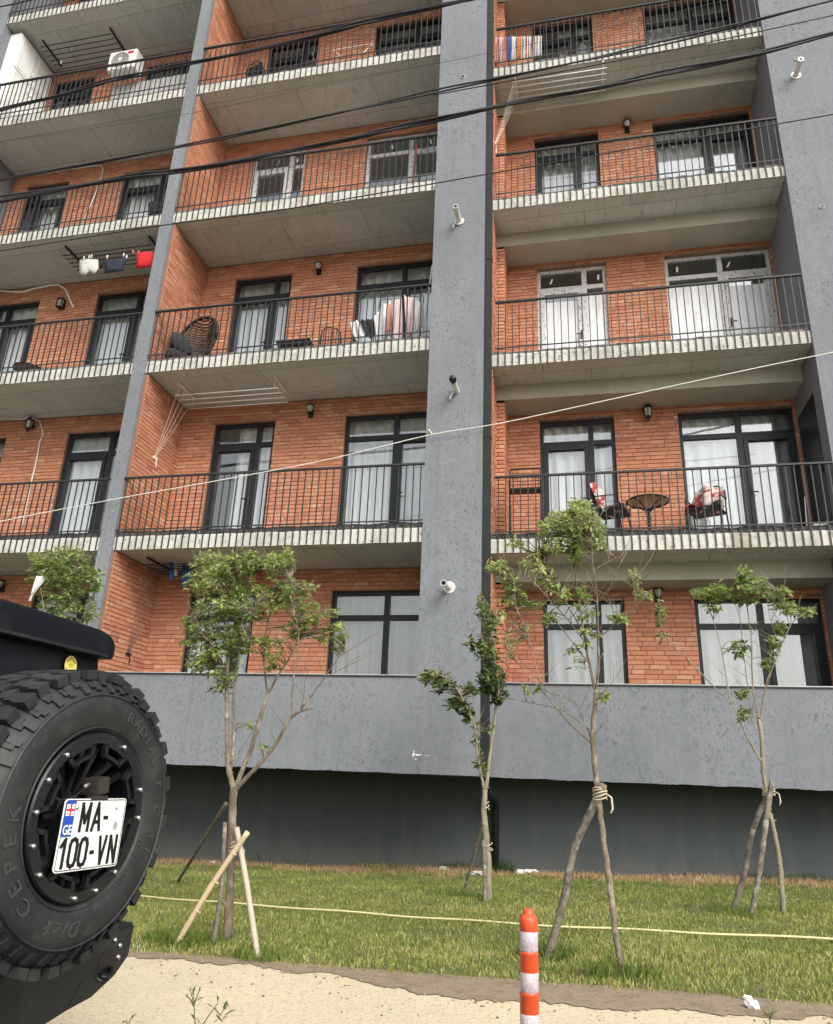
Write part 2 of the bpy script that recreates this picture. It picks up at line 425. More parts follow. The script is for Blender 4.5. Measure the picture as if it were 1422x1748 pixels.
M['grass'] = leafmat('lawn_blade', [(0, (.095, .15, .025)), (.3, (.20, .25, .045)), (.5, (.33, .345, .085)), (.72, (.55, .50, .21)), (.9, (.52, .38, .21)), (1, (.40, .19, .11))], .3, .7)
M['soil'] = mat('lawn_soil', (.13, .14, .045), .95, layers=[(2, 5, .4, .7, (.20, .19, .07), .8), (9, 5, .5, .7, (.06, .05, .03), .7)], bumps=[(25, 4, .6, .03)])
M['ground'] = mat('bare_ground', (.22, .19, .14), .95, layers=[(.5, 5, .4, .7, (.3, .26, .2), .8)], bumps=[(12, 5, .5, .02)])
M['pavement'] = mat('cream_exposed_aggregate', (.62, .535, .37), .85, layers=[(.45, 5, .5, .72, (.52, .44, .30), .6), (2.2, 6, .58, .74, (.45, .37, .25), .5), (.8, 5, .4, .7, (.73, .63, .43), .8), (6, 5, .5, .75, (.58, .48, .32), .5), (75, 3, .58, .66, (.33, .24, .15), .85), (28, 4, .62, .69, (.36, .27, .17), .8), (38, 2, .58, .66, (.44, .35, .23), .6), (45, 2, .62, .7, (.82, .74, .56), .7)], bumps=[(90, 3, .35, .004)])
M['dirt'] = mat('washed_brown_soil', (.28, .215, .145), .95, layers=[(3, 5, .4, .7, (.29, .225, .15), .8), (9, 6, .5, .68, (.17, .125, .08), .7), (30, 4, .55, .68, (.13, .095, .06), .7), (50, 3, .62, .68, (.42, .36, .27), .8)], bumps=[(40, 4, .4, .006)])
M['asphalt'] = mat('asphalt', (.05, .05, .05), .9, layers=[(60, 3, .5, .7, (.08, .08, .078), .7)], bumps=[(80, 3, .4, .006)])
M['kerb'] = mat('kerb_concrete', (.42, .40, .36), .9, layers=[(5, 5, .4, .7, (.33, .31, .27), .7)], bumps=[(40, 4, .3, .005)])

# ================================================================== SETTING: ground, road, pavement, lawn
def sheet(name, xs, yf, zoff, m):
    """a sheet following the street's slope; yf(x) -> (near, far)"""
    mb = MB(); vs = []; fs = []
    for x in xs:
        a, b = yf(x)
        vs += [(x, a, gz(x) + zoff), (x, b, gz(x) + zoff)]
    for i in range(len(xs) - 1):
        fs.append((2 * i, 2 * i + 2, 2 * i + 3, 2 * i + 1))
    mb.add(vs, fs)
    return setp(mb.build(name, m), kind='structure')
XS = [-300, -60, -16] + list(np.arange(-15, 12.1, 1.0)) + [60, 300]
sheet('ground', XS, lambda x: (-300, 300), -.21, M['ground'])
sheet('road', XS, lambda x: (-4.0, 3.4), -.165, M['asphalt'])
KY0, KY1 = 3.4, 3.55
mb = MB()
xk = list(np.arange(-15, 12.1, 1.0))
for a, b in zip(xk[:-1], xk[1:]):
    b2 = b - .008
    z0, z1 = gz(a), gz(b2)
    mb.add([(a, KY0, z0 - .2), (b2, KY0, z1 - .2), (b2, KY1, z1 - .2), (a, KY1, z0 - .2), (a, KY0 + .01, z0 - .026), (b2, KY0 + .01, z1 - .026), (b2, KY1, z1 - .026), (a, KY1, z0 - .026)],
           [(0, 3, 2, 1), (4, 5, 6, 7), (0, 1, 5, 4), (1, 2, 6, 5), (2, 3, 7, 6), (3, 0, 4, 7)])
setp(mb.build('kerb', M['kerb'], bevel=.006), kind='structure')
EDGE = [(-20, 5.62), (-3.17, 5.44), (-2.28, 5.40), (-1.5, 5.30), (-.38, 5.23), (.62, 5.19), (1.27, 5.10), (12, 4.7)]
INNER = [(-20, 5.5), (-3.6, 5.36), (-3.04, 5.30), (-2.6, 5.29), (-2.22, 5.27), (-1.9, 5.1), (-1.6, 5.16), (-1.21, 4.93), (-.8, 4.83), (-.35, 4.77), (.1, 4.78), (.45, 4.84), (.9, 4.86), (1.22, 4.89), (12, 4.5)]
def lin(tab, x):
    for (a, b), (c, d) in zip(tab[:-1], tab[1:]):
        if a <= x <= c: return b + (d - b) * (x - a) / (c - a)
    return tab[-1][1]
XP = list(np.arange(-16, 12.1, .5))
sheet('pavement', XP, lambda x: (KY1 + .006, lin(EDGE, x) + .05), -.026, M['pavement'])
XD = list(np.arange(-16, -4, .4)) + list(np.arange(-4, 2.6, .02)) + list(np.arange(2.6, 12, .4))
wr = random.Random(5)
wob = {}
acc = 0.0
for x in XD:
    acc = acc * .86 + wr.uniform(-.028, .028)
    wob[x] = acc + .03 * math.sin(x * 5.1) * math.sin(x * 1.7) + wr.uniform(-.018, .018)
sheet('soil_strip', XD, lambda x: (lin(INNER, x) + wob[x], lin(EDGE, x) + .06), -.021, M['dirt'])
BW = 11.45   # dark base wall plane
# soil of the lawn: a gently uneven sheet with a small raised edge
def lawn_z(x, y):
    e = lin(EDGE, x)
    t = min(max((y - e) / .12, 0), 1)
    return gz(x) - .028 + .022 * t + .012 * math.sin(x * 1.7 + y * 2.1) * t + .008 * math.sin(x * 4.3 - y * 3.7) * t
mb = MB()
NX, NY = 160, 34
mb.grid(lambda u, v: (-16 + 28 * u, lin(EDGE, -16 + 28 * u) + .012 * math.sin(u * 900) + (BW + .1 - lin(EDGE, -16 + 28 * u)) * v, lawn_z(-16 + 28 * u, lin(EDGE, -16 + 28 * u) + (BW + .1 - lin(EDGE, -16 + 28 * u)) * v)), NX, NY)
setp(mb.build('lawn', M['soil'], smooth=True), kind='structure')

# ================================================================== BUILDING
H = 3.167
ZB1 = 4.485                       # underside of the first balcony slab
TH = .23
def zb(k): return ZB1 + (k - 1) * H          # underside of slab k (k>=1)
def fl(k): return zb(k) + TH + .05           # walking level of floor k
NF = 6
YF, YFR = 9.98, 10.63             # front planes: left part / set-back right part
YW, YWR = 11.33, 11.92            # brick planes
XL0, XL1 = -12.32, -7.36          # left bay
XM0, XM1 = -7.12, -2.163          # middle bay
XR0, XR1 = -1.305, 3.54           # right bay
ZTOP = zb(NF) + TH + .9
bld = thing('apartment_building', (-2.0, 11.0, 0.0), 'brick and grey plaster apartment block with concrete balconies behind the lawn', 'building')
B = lambda mb, n, m, par=None, **k: mb.build(n, m, par if par is not None else bld, **k)

# columns and fins
B(MB().box(XM1, -1.312, YF, YW + .6, 1.35, ZTOP), 'column', M['plaster'])
B(MB().box(XL1, XM0, YF, YW + .3, 2.575, ZTOP), 'fin_wall', M['plaster'])
B(MB().box(XL0 - .85, XL0, YF, YW + .6, 2.575, ZTOP), 'column', M['plaster'])
B(MB().box(XR1, 7.2, YFR, YWR + .6, 2.575, ZTOP), 'column', M['plaster'])
B(MB().box(-17, XL0 - .85 - .01, YF + .4, YW + .6, 1.35, ZTOP), 'outer_wall', M['plaster'])
# parapets with a ragged lower plaster edge and metal flashing
def parapet(x0, x1, y):
    n = int((x1 - x0) / .03)
    rag = [(x0 + (x1 - x0) * i / n, 1.352 + random.uniform(-.006, .003) + .003 * math.sin(i * .31)) for i in range(n + 1)]
    poly = rag + [(x1, 2.575), (x0, 2.575)]
    o = MB().prism(poly, lambda a, b, d: (a, d, b), y, y + .16).build('parapet', M['plaster'], bld)
    MB().box(x0, x1, y - .025, y + .20, 2.577, 2.590).build('flashing', M['flash'], o)
    MB().box(x0, x1, y - .022, y + .19, 2.592, 2.600).build('flashing_lip', M['flash_top'], o)
    return o
pl = parapet(XL0 - .85, XM1, YF)
pr = parapet(-1.30, 7.2, YFR)
# smear of white paint on the left parapet
mb = MB(); sm = at(712, 1291, YF - .003)
for i in range(46):
    t = random.random(); x = sm[0] + .24 * (t - .25); z = sm[2] + random.gauss(0, .014) * (1.2 - t)
    w, h = random.uniform(.003, .014) * (1.2 - t), random.uniform(.002, .012) * (1.2 - t)
    q = [(x - w, z), (x - w * .2, z - h), (x + w, z + h * .3), (x + w * .1, z + h)]
    mb.prism(q, lambda a, b, d: (a, d, b), YF - .002 - i * .00002, YF + .001)
MB.build(mb, 'paint_smear', M['white_paint'], pl)
# overhang soffit and the dark base wall
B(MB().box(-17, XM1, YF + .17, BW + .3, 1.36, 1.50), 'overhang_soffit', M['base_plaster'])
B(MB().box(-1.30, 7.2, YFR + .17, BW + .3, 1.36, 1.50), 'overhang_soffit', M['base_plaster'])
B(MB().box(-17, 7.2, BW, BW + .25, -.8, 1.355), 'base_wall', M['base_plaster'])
# floor slabs: soffit body plus the lime-washed edge and rough screed line
def slab(k, x0, x1, y, back):
    z = zb(k)
    o = B(MB().box(x0, x1, y + .072, back, z, z + TH), 'floor_slab', M['concrete'])
    n = max(8, int((x1 - x0) / .12))
    wb = .19 if k == 1 else random.uniform(.145, .175)
    mb = MB()
    vs = []; fs = []
    for i in range(n + 1):
        x = x0 + (x1 - x0) * i / n
        j = lambda s: random.uniform(-s, s)
        vs += [(x, y + .07, z), (x, y + .03 + j(.003), z + j(.004)), (x, y + .03 + j(.003), z + wb + j(.012)), (x, y + .045 + j(.006), z + TH - .008 + j(.006)), (x, y + .07, z + TH)]
    for i in range(n):
        for q in range(4):
            a = i * 5 + q
            fs.append((a, a + 5, a + 6, a + 1))
    mb.add(vs, fs)
    mb.build('slab_edge', M['slab_edge'], o)
    # screed / stone trim along the top, thicker on the first floor
    t = .075 if k == 1 else .035
    mb = MB(); vs = []; fs = []
    for i in range(n + 1):
        x = x0 + (x1 - x0) * i / n
        yy = y + .05 + random.uniform(-.008, .008)
        zt = z + TH + t + random.uniform(-.012, .012)
        vs += [(x, yy, z + TH - .01), (x, yy, zt), (x, yy + .09, zt + .004), (x, yy + .09, z + TH + .001)]
    for i in range(n):
        for q in range(3):
            a = i * 4 + q
            fs.append((a, a + 4, a + 5, a + 1))
    mb.add(vs, fs)
    mb.build('screed_edge', M['stone_dark'] if k == 1 else M['stone_edge'], o)
    return o
for k in range(1, NF + 1):
    slab(k, XL0, XL1, YF, 16.0)
    slab(k, XM0, XM1, YF, 16.0)
    slab(k, XR0, XR1, YFR, 16.0)
    B(MB().box(XR0, XR1, 11.32, YWR + .3, zb(k) - .272, zb(k) + .01), 'beam', M['beam'])
# rooms behind the windows
B(MB().box(-17, 7.2, 16.0, 16.2, 1.2, ZTOP), 'room_back_wall', M['room'])
for x in (XL0 - .2, XL1 + .05, -1.9, 3.9):
    B(MB().box(x, x + .14, YWR + .35 if x > -2 else YW + .35, 16, 1.2, ZTOP), 'partition_wall', M['room'])
B(MB().box(-17, 7.2, BW + .3, 16, 1.36, 1.49), 'room_floor', M['room'])
B(MB().box(-17, 7.2, YF + .2, 16.2, ZTOP, ZTOP + .2), 'roof_slab', M['concrete'])

# openings: name -> (x0, x1, mullion x, leaf side)
OPEN = {'L': [(-11.93, -10.84, -11.62, 'R'), (-9.47, -8.25, -8.53, 'L')],
        'M': [(-6.41, -5.23, -5.55, 'L'), (-3.91, -2.08, -2.995, 'R')],
        'R': [(-.566, .687, .292, 'L'), (1.722, 3.50, 2.662, 'R')]}
BAYX = {'L': (XL0, XL1 + .02, YW), 'M': (XM0 - .02, XM1 + .3, YW), 'R': (-1.12, 3.97, YWR)}
def ztop(bay, k):
    return (zb(k + 1) - (.375 if bay != 'R' else .41))
def zbot(k):
    return (fl(k) if k >= 1 else 1.60) - .02

BRICK_L, BRICK_H, JOINT = .242, .0625, .0085
bricks_all = []      # (corner data, wall object)
def lay(wall, O, u, n, L, z0, z1, openings, single=False):
    """courses of brick on a wall: O origin, u along, n outward"""
    O = np.array(O, float); u = np.array(u, float); n = np.array(n, float)
    z = z0; c = 0
    off0 = random.random() * .25
    while z + BRICK_H <= z1 + .02:
        zt = min(z + BRICK_H, z1)
        if single:                                      # narrow pier: one long brick or two halves per course
            cut = [(0, L)] if c % 2 == 0 else [(0, L * .5 - JOINT / 2), (L * .5 + JOINT / 2, L)]
            for s0, e0 in cut:
                bricks_all.append((s0, e0, z, zt, random.uniform(.008, .012), O, u, n, wall))
            z += BRICK_H + JOINT; c += 1
            continue
        zm = (z + zt) / 2
        cuts = sorted((a, b) for a, b, c0, c1 in openings if c0 < zm < c1)
        segs = []; s = 0.0
        for a, b in cuts:
            if a > s: segs.append((s, a))
            s = max(s, b)
        if s < L: segs.append((s, L))
        phase = off0 + (c % 2) * .125 + random.uniform(-.02, .02) + (.06 if c % 3 == 0 else 0)
        for a, b in segs:
            s = a - (phase % (BRICK_L + JOINT))
            while s < b:
                ln = BRICK_L if random.random() < .78 else random.choice((.115, .185, .30))
                e = s + ln
                s0, e0 = max(s, a), min(e, b)
                if e0 - s0 > .02:
                    d = random.uniform(.006, .0125) + (.004 if random.random() < .08 else 0)
                    bricks_all.append((s0, e0, z, zt, d, O, u, n, wall))
                s = e + JOINT
        z += BRICK_H + JOINT; c += 1
def backing(mb, O, u, n, L, z0, z1, openings, th=.13):
    O = np.array(O, float); u = np.array(u, float); n = np.array(n, float)
    ss = sorted({0, L, *[min(max(v, 0), L) for a, b, _, _ in openings for v in (a, b)]})
    zs = sorted({z0, z1, *[min(max(v, z0), z1) for _, _, c, d in openings for v in (c, d)]})
    for a, b in zip(ss[:-1], ss[1:]):
        for c, d in zip(zs[:-1], zs[1:]):
            sm_, zm = (a + b) / 2, (c + d) / 2
            if any(o[0] < sm_ < o[1] and o[2] < zm < o[3] for o in openings): continue
            q = [O + u * a, O + u * b]
            vs = []
            for dd in (0, -th):
                for p_ in q:
                    for zz in (c, d):
                        vs.append((*(p_ + n * dd)[:2], zz))
            mb.add(vs, [(0, 2, 3, 1), (4, 5, 7, 6), (0, 1, 5, 4), (2, 6, 7, 3), (0, 4, 6, 2), (1, 3, 7, 5)])
def brick_wall(O, u, n, L, z0, z1, openings=(), single=False):
    mb = MB(); backing(mb, O, u, n, L, z0, z1, openings)
    w = B(mb, 'brick_wall', M['mortar'])
    lay(w, O, u, n, L, z0, z1, openings, single)
    return w
for bay in 'LMR':
    x0, x1, y = BAYX[bay]
    for k in range(0, NF):
        zlo = (zb(k) + TH if k else 2.2)
        zhi = zb(k + 1)
        ops = [(a - x0, b - x0, zbot(k), ztop(bay, k)) for a, b, _, _ in OPEN[bay]]
        brick_wall((x0, y, 0), (1, 0, 0), (0, -1, 0), x1 - x0, zlo + .002, zhi - .002, ops)
# brick cheeks: fin side (faces right), pier and cheek of the right bay
for k in range(0, NF):
    zlo = (zb(k) + TH if k else 2.2) + .002
    zhi = zb(k + 1) - .002
    brick_wall((XM0 + .045, YF + .055, 0), (0, 1, 0), (1, 0, 0), YW - YF - .06, zlo, zhi)
    brick_wall((-1.262, YFR + .06, 0), (0, 1, 0), (1, 0, 0), 11.32 - YFR - .06, zlo, zhi)
    brick_wall((-1.32, 11.325, 0), (1, 0, 0), (0, -1, 0), .195, zlo, zhi - .272, (), True)
    brick_wall((-1.125, 11.325, 0), (0, 1, 0), (1, 0, 0), YWR - 11.33, zlo, zhi - .272)

# choose the ~300 bricks that show largest as objects of their own, join the rest
def brick_score(b):
    s0, e0, z, zt, d, O, u, n, w = b
    c = O + u * (s0 + e0) / 2; zc = (z + zt) / 2
    P = np.array([c[0], c[1], zc]) - EYE
    dep = P @ FWD
    px = CXP + FPX * (P @ RGT) / dep; py = CYP - FPX * (P @ UPV) / dep
    if not (0 < px < 1422 and 0 < py < 1748): return 0
    if abs((e0 - s0) - BRICK_L) > .001 or zt - z < BRICK_H - .001: return 0
    if zc < 2.62 + (c[1] - YF) * .14: return 0          # behind the parapet
    if c[1] > 11.3 and c[0] < 3 and u[0] > .5:
        if XM1 - .35 < c[0] < -1.2: return 0            # behind the column
    if c[0] < -7.3 : return 0
    area = (e0 - s0) * FPX / dep * abs(u @ RGT + .25 * 0) * (.0605 * FPX / dep)
    return area
sc = [(brick_score(b), i) for i, b in enumerate(bricks_all)]
chosen = set(i for s, i in sorted(sc, reverse=True)[:300] if s > 0)
bm_mesh = {}
def unit_brick(var):
    if var not in bm_mesh:
        rr = random.Random(var)
        j = lambda s: rr.uniform(-s, s)
        l, h = BRICK_L / 2, BRICK_H / 2
        vs = [(-l, .0, -h), (l, .0, -h), (l, .0, h), (-l, .0, h)]
        fr = [(-l + .003 + j(.002), -.009, -h + .003 + j(.0015)), (l - .003 + j(.002), -.009, -h + .003 + j(.0015)), (l - .003 + j(.002), -.009, h - .003 + j(.0015)), (-l + .003 + j(.002), -.009, h - .003 + j(.0015))]
        me = bpy.data.meshes.new('brick')
        me.from_pydata(vs + fr, [], [(4, 5, 6, 7), (0, 1, 5, 4), (1, 2, 6, 5), (2, 3, 7, 6), (3, 0, 4, 7)])
        me.materials.append(M['brick_one']); me.update()
        bm_mesh[var] = me
    return bm_mesh[var]
V = []; F = []; R = []
for i, (s0, e0, z, zt, d, O, u, n, w) in enumerate(bricks_all):
    if i in chosen:
        o = bpy.data.objects.new('brick', unit_brick(i % 8))
        COL.objects.link(o)
        c = O + u * (s0 + e0) / 2 + n * (d - .009)
        o.parent = w
        o.location = (c[0] - ORIG[bld][0], c[1] - ORIG[bld][1], (z + zt) / 2)
        o.rotation_euler = (random.uniform(-.01, .01), 0, math.atan2(u[1], u[0]))
        continue
    j = lambda s: random.uniform(-s, s)
    base = len(V)
    for dd, ins in ((0.0, 0.0), (d, .003)):
        for (s, zz) in ((s0 + ins, z + ins), (e0 - ins, z + ins), (e0 - ins, zt - ins), (s0 + ins, zt - ins)):
            jj = .0015 if ins else 0
            p_ = O + u * (s + j(jj)) + n * dd
            V.append((p_[0] - ORIG[bld][0], p_[1] - ORIG[bld][1], zz + j(jj)))
    b4 = base + 4
    F += [(b4, b4 + 1, b4 + 2, b4 + 3), (base, base + 1, b4 + 1, b4), (base + 1, base + 2, b4 + 2, b4 + 1), (base + 2, base + 3, b4 + 3, b4 + 2), (base + 3, base, b4, b4 + 3)]
    R += [random.random()] * 8
me = bpy.data.meshes.new('brickwork')
me.from_pydata(V, [], F)
a = me.attributes.new('rnd', 'FLOAT', 'POINT'); a.data.foreach_set('value', R)
me.materials.append(M['brick_many']); me.update()
o = bpy.data.objects.new('brickwork', me); COL.objects.link(o); o.parent = bld
setp(o, kind='stuff')

# windows
FLOORN = {0: 'ground-floor', 1: 'first-floor', 2: 'second-floor', 3: 'third-floor', 4: 'fourth-floor', 5: 'fifth-floor'}
BAYN = {'L': 'left bay', 'M': 'middle bay', 'R': 'right bay'}
TAPED = {('M', 3), ('R', 2)}
def window(bay, k, idx):
    x0, x1, xm, side = OPEN[bay][idx]
    y = BAYX[bay][2]
    z0, z1 = zbot(k), ztop(bay, k)
    fm = M['tape'] if (bay, k) in TAPED else M['frame']
    ya, yb = y + .055, y + .125
    zt0, zt1 = z1 - .47, z1 - .385
    w = MB()
    w.box(x0, x0 + .06, ya, yb, z0, z1).box(x1 - .06, x1, ya, yb, z0, z1)
    w.box(x0 + .06, x1 - .06, ya, yb, z1 - .065, z1).box(x0 + .06, x1 - .06, ya, yb, z0, z0 + .05)
    w.box(xm - .045, xm + .045, ya - .003, yb, z0 + .05, z1 - .065)
    w.box(x0 + .06, xm - .045, ya, yb, zt0, zt1).box(xm + .045, x1 - .06, ya, yb, zt0, zt1)
    fr = B(w, 'window', fm)
    cells = [(x0 + .06, xm - .045), (xm + .045, x1 - .06)]
    for ci, (a, b) in enumerate(cells):
        MB().box(a, b, y + .085, y + .095, zt1, z1 - .065).build('pane', M['glass'], fr)
        leaf = k > 0 or (bay, idx) == ('R', 1)
        leaf = leaf and (side == 'L' and ci == 0) or (leaf and side == 'R' and ci == 1)
        a2, b2, c2, d2 = a, b, z0 + .05, zt0
        if leaf:
            lm = MB()
            lw = .075
            yl0, yl1 = y + .035, y + .12
            lm.box(a + .004, a + lw, yl0, yl1, c2 + .004, d2 - .004).box(b - lw, b - .004, yl0, yl1, c2 + .004, d2 - .004)
            lm.box(a + lw, b - lw, yl0, yl1, d2 - lw, d2 - .004).box(a + lw, b - lw, yl0, yl1, c2 + .004, c2 + .10)
            lf = lm.build('door_leaf', fm, fr)
            hx = (b - lw / 2) if side == 'L' else (a + lw / 2)
            MB().box(hx - .012, hx + .012, yl0 - .012, yl0 - .001, z0 + .95, z0 + 1.13).box(hx - (.09 if side == 'L' else -.0), hx + (.0 if side == 'L' else .09), yl0 - .045, yl0 - .03, z0 + 1.03, z0 + 1.05).box(hx - .008, hx + .008, yl0 - .045, yl0 - .012, z0 + 1.03, z0 + 1.05).build('door_handle', M['black_metal'], fr)
            a2, b2, c2, d2 = a + lw, b - lw, c2 + .10, d2 - lw
        film = (bay, k) == ('R', 2) and not (idx == 1 and ci == 1 and False)
        if film:
            MB().box(a2, b2, y + .085, y + .095, c2, d2 - .14).build('film_covered_pane', M['film'], fr)
            MB().box(a2, b2, y + .085, y + .095, d2 - .139, d2).build('pane', M['glass'], fr)
        else:
            MB().box(a2, b2, y + .085, y + .095, c2, d2).build('pane', M['glass'], fr)
        if (bay, k) in TAPED:
            sx = a + (b - a) * random.uniform(.15, .75); sz = zt1 + .1
            MB().obox((sx, y + .08, sz + .06), (.018, 0, .004), (0, .002, 0), (random.uniform(-.03, .03), 0, .055)).build('sticker', M['film'], fr)
    if (bay, k) == ('M', 3):
        for a, b in cells:   # torn film left along the foot
            n = 14
            top = [(a + (b - a) * i / n, z0 + .75 + .3 * (idx) * 0 + random.uniform(-.1, .12)) for i in range(n + 1)]
            MB().prism([(a, z0 + .06)] + [(b, z0 + .06)] + list(reversed(top)), lambda p_, q_, d_: (p_, d_, q_), y + .078, y + .083).build('film_strip', M['film'], fr)
    # concrete sill / lintel strip
    MB().box(x0 - .03, x1 + .03, y - .012, y + .05, z1 + .001, z1 + .028).build('lintel_strip', M['stone_edge'] if bay == 'R' else M['mortar'], fr)
    return fr
for bay in 'LMR':
    for k in range(0, NF):
        for idx in (0, 1):
            window(bay, k, idx)

# curtains (each hangs inside, a thing of its own)
def curtain(x0, x1, z0, z1, y, m, label, seed, group='curtains in the windows'):
    rr = random.Random(seed)
    ph = rr.random() * 6; f1 = rr.uniform(24, 34); f2 = rr.uniform(9, 14)
    nu = max(12, int((x1 - x0) / .012))
    mb = MB()
    def fn(u, v):
        x = x0 + (x1 - x0) * u
        am = .05 * (.55 + .45 * (1 - v))
        return (x + .01 * math.sin(v * 3 + u * 9), y + am * math.sin(x * f1 + ph) + .4 * am * math.sin(x * f2 + ph * 2 + v) , z0 + (z1 - z0) * v)
    mb.grid(fn, nu, 6)
    o = mb.build('curtain', m, origin=((x0 + x1) / 2, y, z0), smooth=True, fixn=False)
    return setp(o, label, 'curtain', group)
CW, CG, CD, CM = M['curtain_w'], M['curtain_g'], M['curtain_d'], M['curtain_m']
def cur(bay, k, idx, f0, f1, m, text, seed):
    x0, x1, xm, side = OPEN[bay][idx]
    y = BAYX[bay][2]
    w = x1 - x0
    a, b = x0 - .05 + (w + .1) * f0, x0 - .05 + (w + .1) * f1
    where = '%s %s %s' % (FLOORN[k], BAYN[bay], ('left door' if idx == 0 else 'right door') if k else ('left window' if idx == 0 else 'right window'))
    curtain(a, b, zbot(k) + .05, ztop(bay, k) + .12, y + .20 + .06 * (seed % 2), m, '%s of the %s' % (text, where), seed)
cur('M', 0, 0, 0, 1, CW, 'white curtain filling the glass', 1)
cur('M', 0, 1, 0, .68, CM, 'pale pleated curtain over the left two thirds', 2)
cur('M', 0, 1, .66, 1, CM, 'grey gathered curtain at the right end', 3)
cur('M', 1, 0, .35, 1, CW, 'white curtain drawn over the right side', 4)
cur('M', 1, 1, 0, .45, CW, 'white net curtain over the left half', 5)
cur('M', 1, 1, .45, 1, CW, 'white net curtain over the right half', 6)
cur('M', 2, 0, 0, .8, CG, 'grey curtain over the left pane', 7)
cur('M', 2, 0, .8, 1, CW, 'narrow white curtain behind the side pane', 8)
cur('M', 2, 1, 0, 1, CW, 'white curtain filling the glass', 9)
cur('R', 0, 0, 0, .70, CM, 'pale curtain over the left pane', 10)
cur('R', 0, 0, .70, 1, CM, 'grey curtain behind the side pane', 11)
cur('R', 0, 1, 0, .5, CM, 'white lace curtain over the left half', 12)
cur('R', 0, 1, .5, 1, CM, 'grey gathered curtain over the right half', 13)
cur('R', 1, 0, 0, .7, CW, 'white curtain over the left pane', 14)
cur('R', 1, 0, .7, 1, CW, 'white curtain behind the side pane', 15)
cur('R', 1, 1, 0, .5, CW, 'white curtain over the left half', 16)
cur('R', 1, 1, .5, .86, CW, 'white curtain right of the mullion', 17)
cur('R', 1, 1, .84, 1, CD, 'dark brown curtain at the right end', 18)
cur('R', 3, 0, 0, 1, CG, 'pale pleated curtain filling the glass', 19)
cur('R', 3, 1, 0, .5, CG, 'pale pleated curtain over the left half', 20)
cur('R', 3, 1, .5, 1, CG, 'pale pleated curtain over the right half', 21)
cur('R', 4, 0, .45, 1, CG, 'pale curtain over the right half', 22)
cur('R', 4, 1, 0, 1, CG, 'pale curtain filling the glass', 23)
cur('L', 1, 1, 0, .72, CW, 'white pleated curtain over the left pane', 24)
cur('L', 2, 1, 0, 1, CW, 'white curtain filling the glass', 25)
cur('L', 2, 0, 0, 1, CW, 'white curtain filling the glass', 26)
cur('L', 3, 0, .1, .9, CW, 'white curtain filling the glass', 27)
cur('L', 3, 1, 0, .75, CW, 'white curtain over the left pane', 28)
cur('L', 1, 0, 0, 1, CG, 'grey curtain filling the glass', 29)

# ------------------------------------------------------------------ railings
def railing(bay, k):
    x0, x1 = {'L': (XL0, XL1), 'M': (XM0, XM1), 'R': (XR0 + .10, XR1)}[bay]
    y = (YF if bay != 'R' else YFR) + .015
    z = zb(k)
    zr = z + 1.222
    t = thing('balcony_railing', ((x0 + x1) / 2, y, z), 'dark steel bar railing of the %s balcony in the %s' % (FLOORN[k], BAYN[bay]), 'railing', 'balcony railings of the block')
    MB().box(x0, x1, y - .022, y + .022, zr - .028, zr).build('top_rail', M['rail_metal'], t)
    MB().box(x0, x1, y - .006, y + .006, z + TH + .085, z + TH + .105).build('bottom_rail', M['rail_metal'], t)
    n = round((x1 - x0) / .1125)
    bx = MB().box(-.0075, .0075, -.0075, .0075, 0, zr - .03 - z - .005)
    me = None
    for i in range(n):
        x = x0 + (x1 - x0) * (i + .5) / n
        if me is None:
            o = bx.build('baluster', M['rail_metal'], t); me = o.data
            for v in me.vertices: v.co += Vector(ORIG[t])
        else:
            o = bpy.data.objects.new('baluster', me); COL.objects.link(o); o.parent = t
        o.location = (x - ORIG[t][0] + random.uniform(-.002, .002), 0, .005 - .0 + random.uniform(-.006, .004))
        o.rotation_euler = (0, random.uniform(-.002, .002), 0)
    return t
for bay in 'LMR':
    for k in range(1, 5 if bay != 'L' else 6):
        railing(bay, k)

# ------------------------------------------------------------------ downpipe at the step of the facade
t = thing('downpipe', (-1.25, 10.1, gz(-1.25)), 'black square downpipe beside the wide grey column', 'drainpipe')
MB().box(-1.308, -1.198, 10.06, 10.16, 1.42, ZTOP).build('pipe', M['black_metal'], t)
mb = MB(); mb.tube([(-1.253, 10.11, 1.45), (-1.253, 10.13, 1.30), (-1.253, 10.35, 1.18), (-1.253, 10.9, 1.10), (-1.253, 11.28, 1.02), (-1.253, 11.36, .9), (-1.253, 11.36, gz(-1.25))], .05, 10)
mb.build('lower_elbow', M['black_metal'], t, smooth=True)
for zc in (3.0, 6.1, 9.3, 12.4, 15.6):
    MB().box(-1.311, -1.192, 10.053, 10.162, zc, zc + .03).build('bracket', M['black_metal'], t)
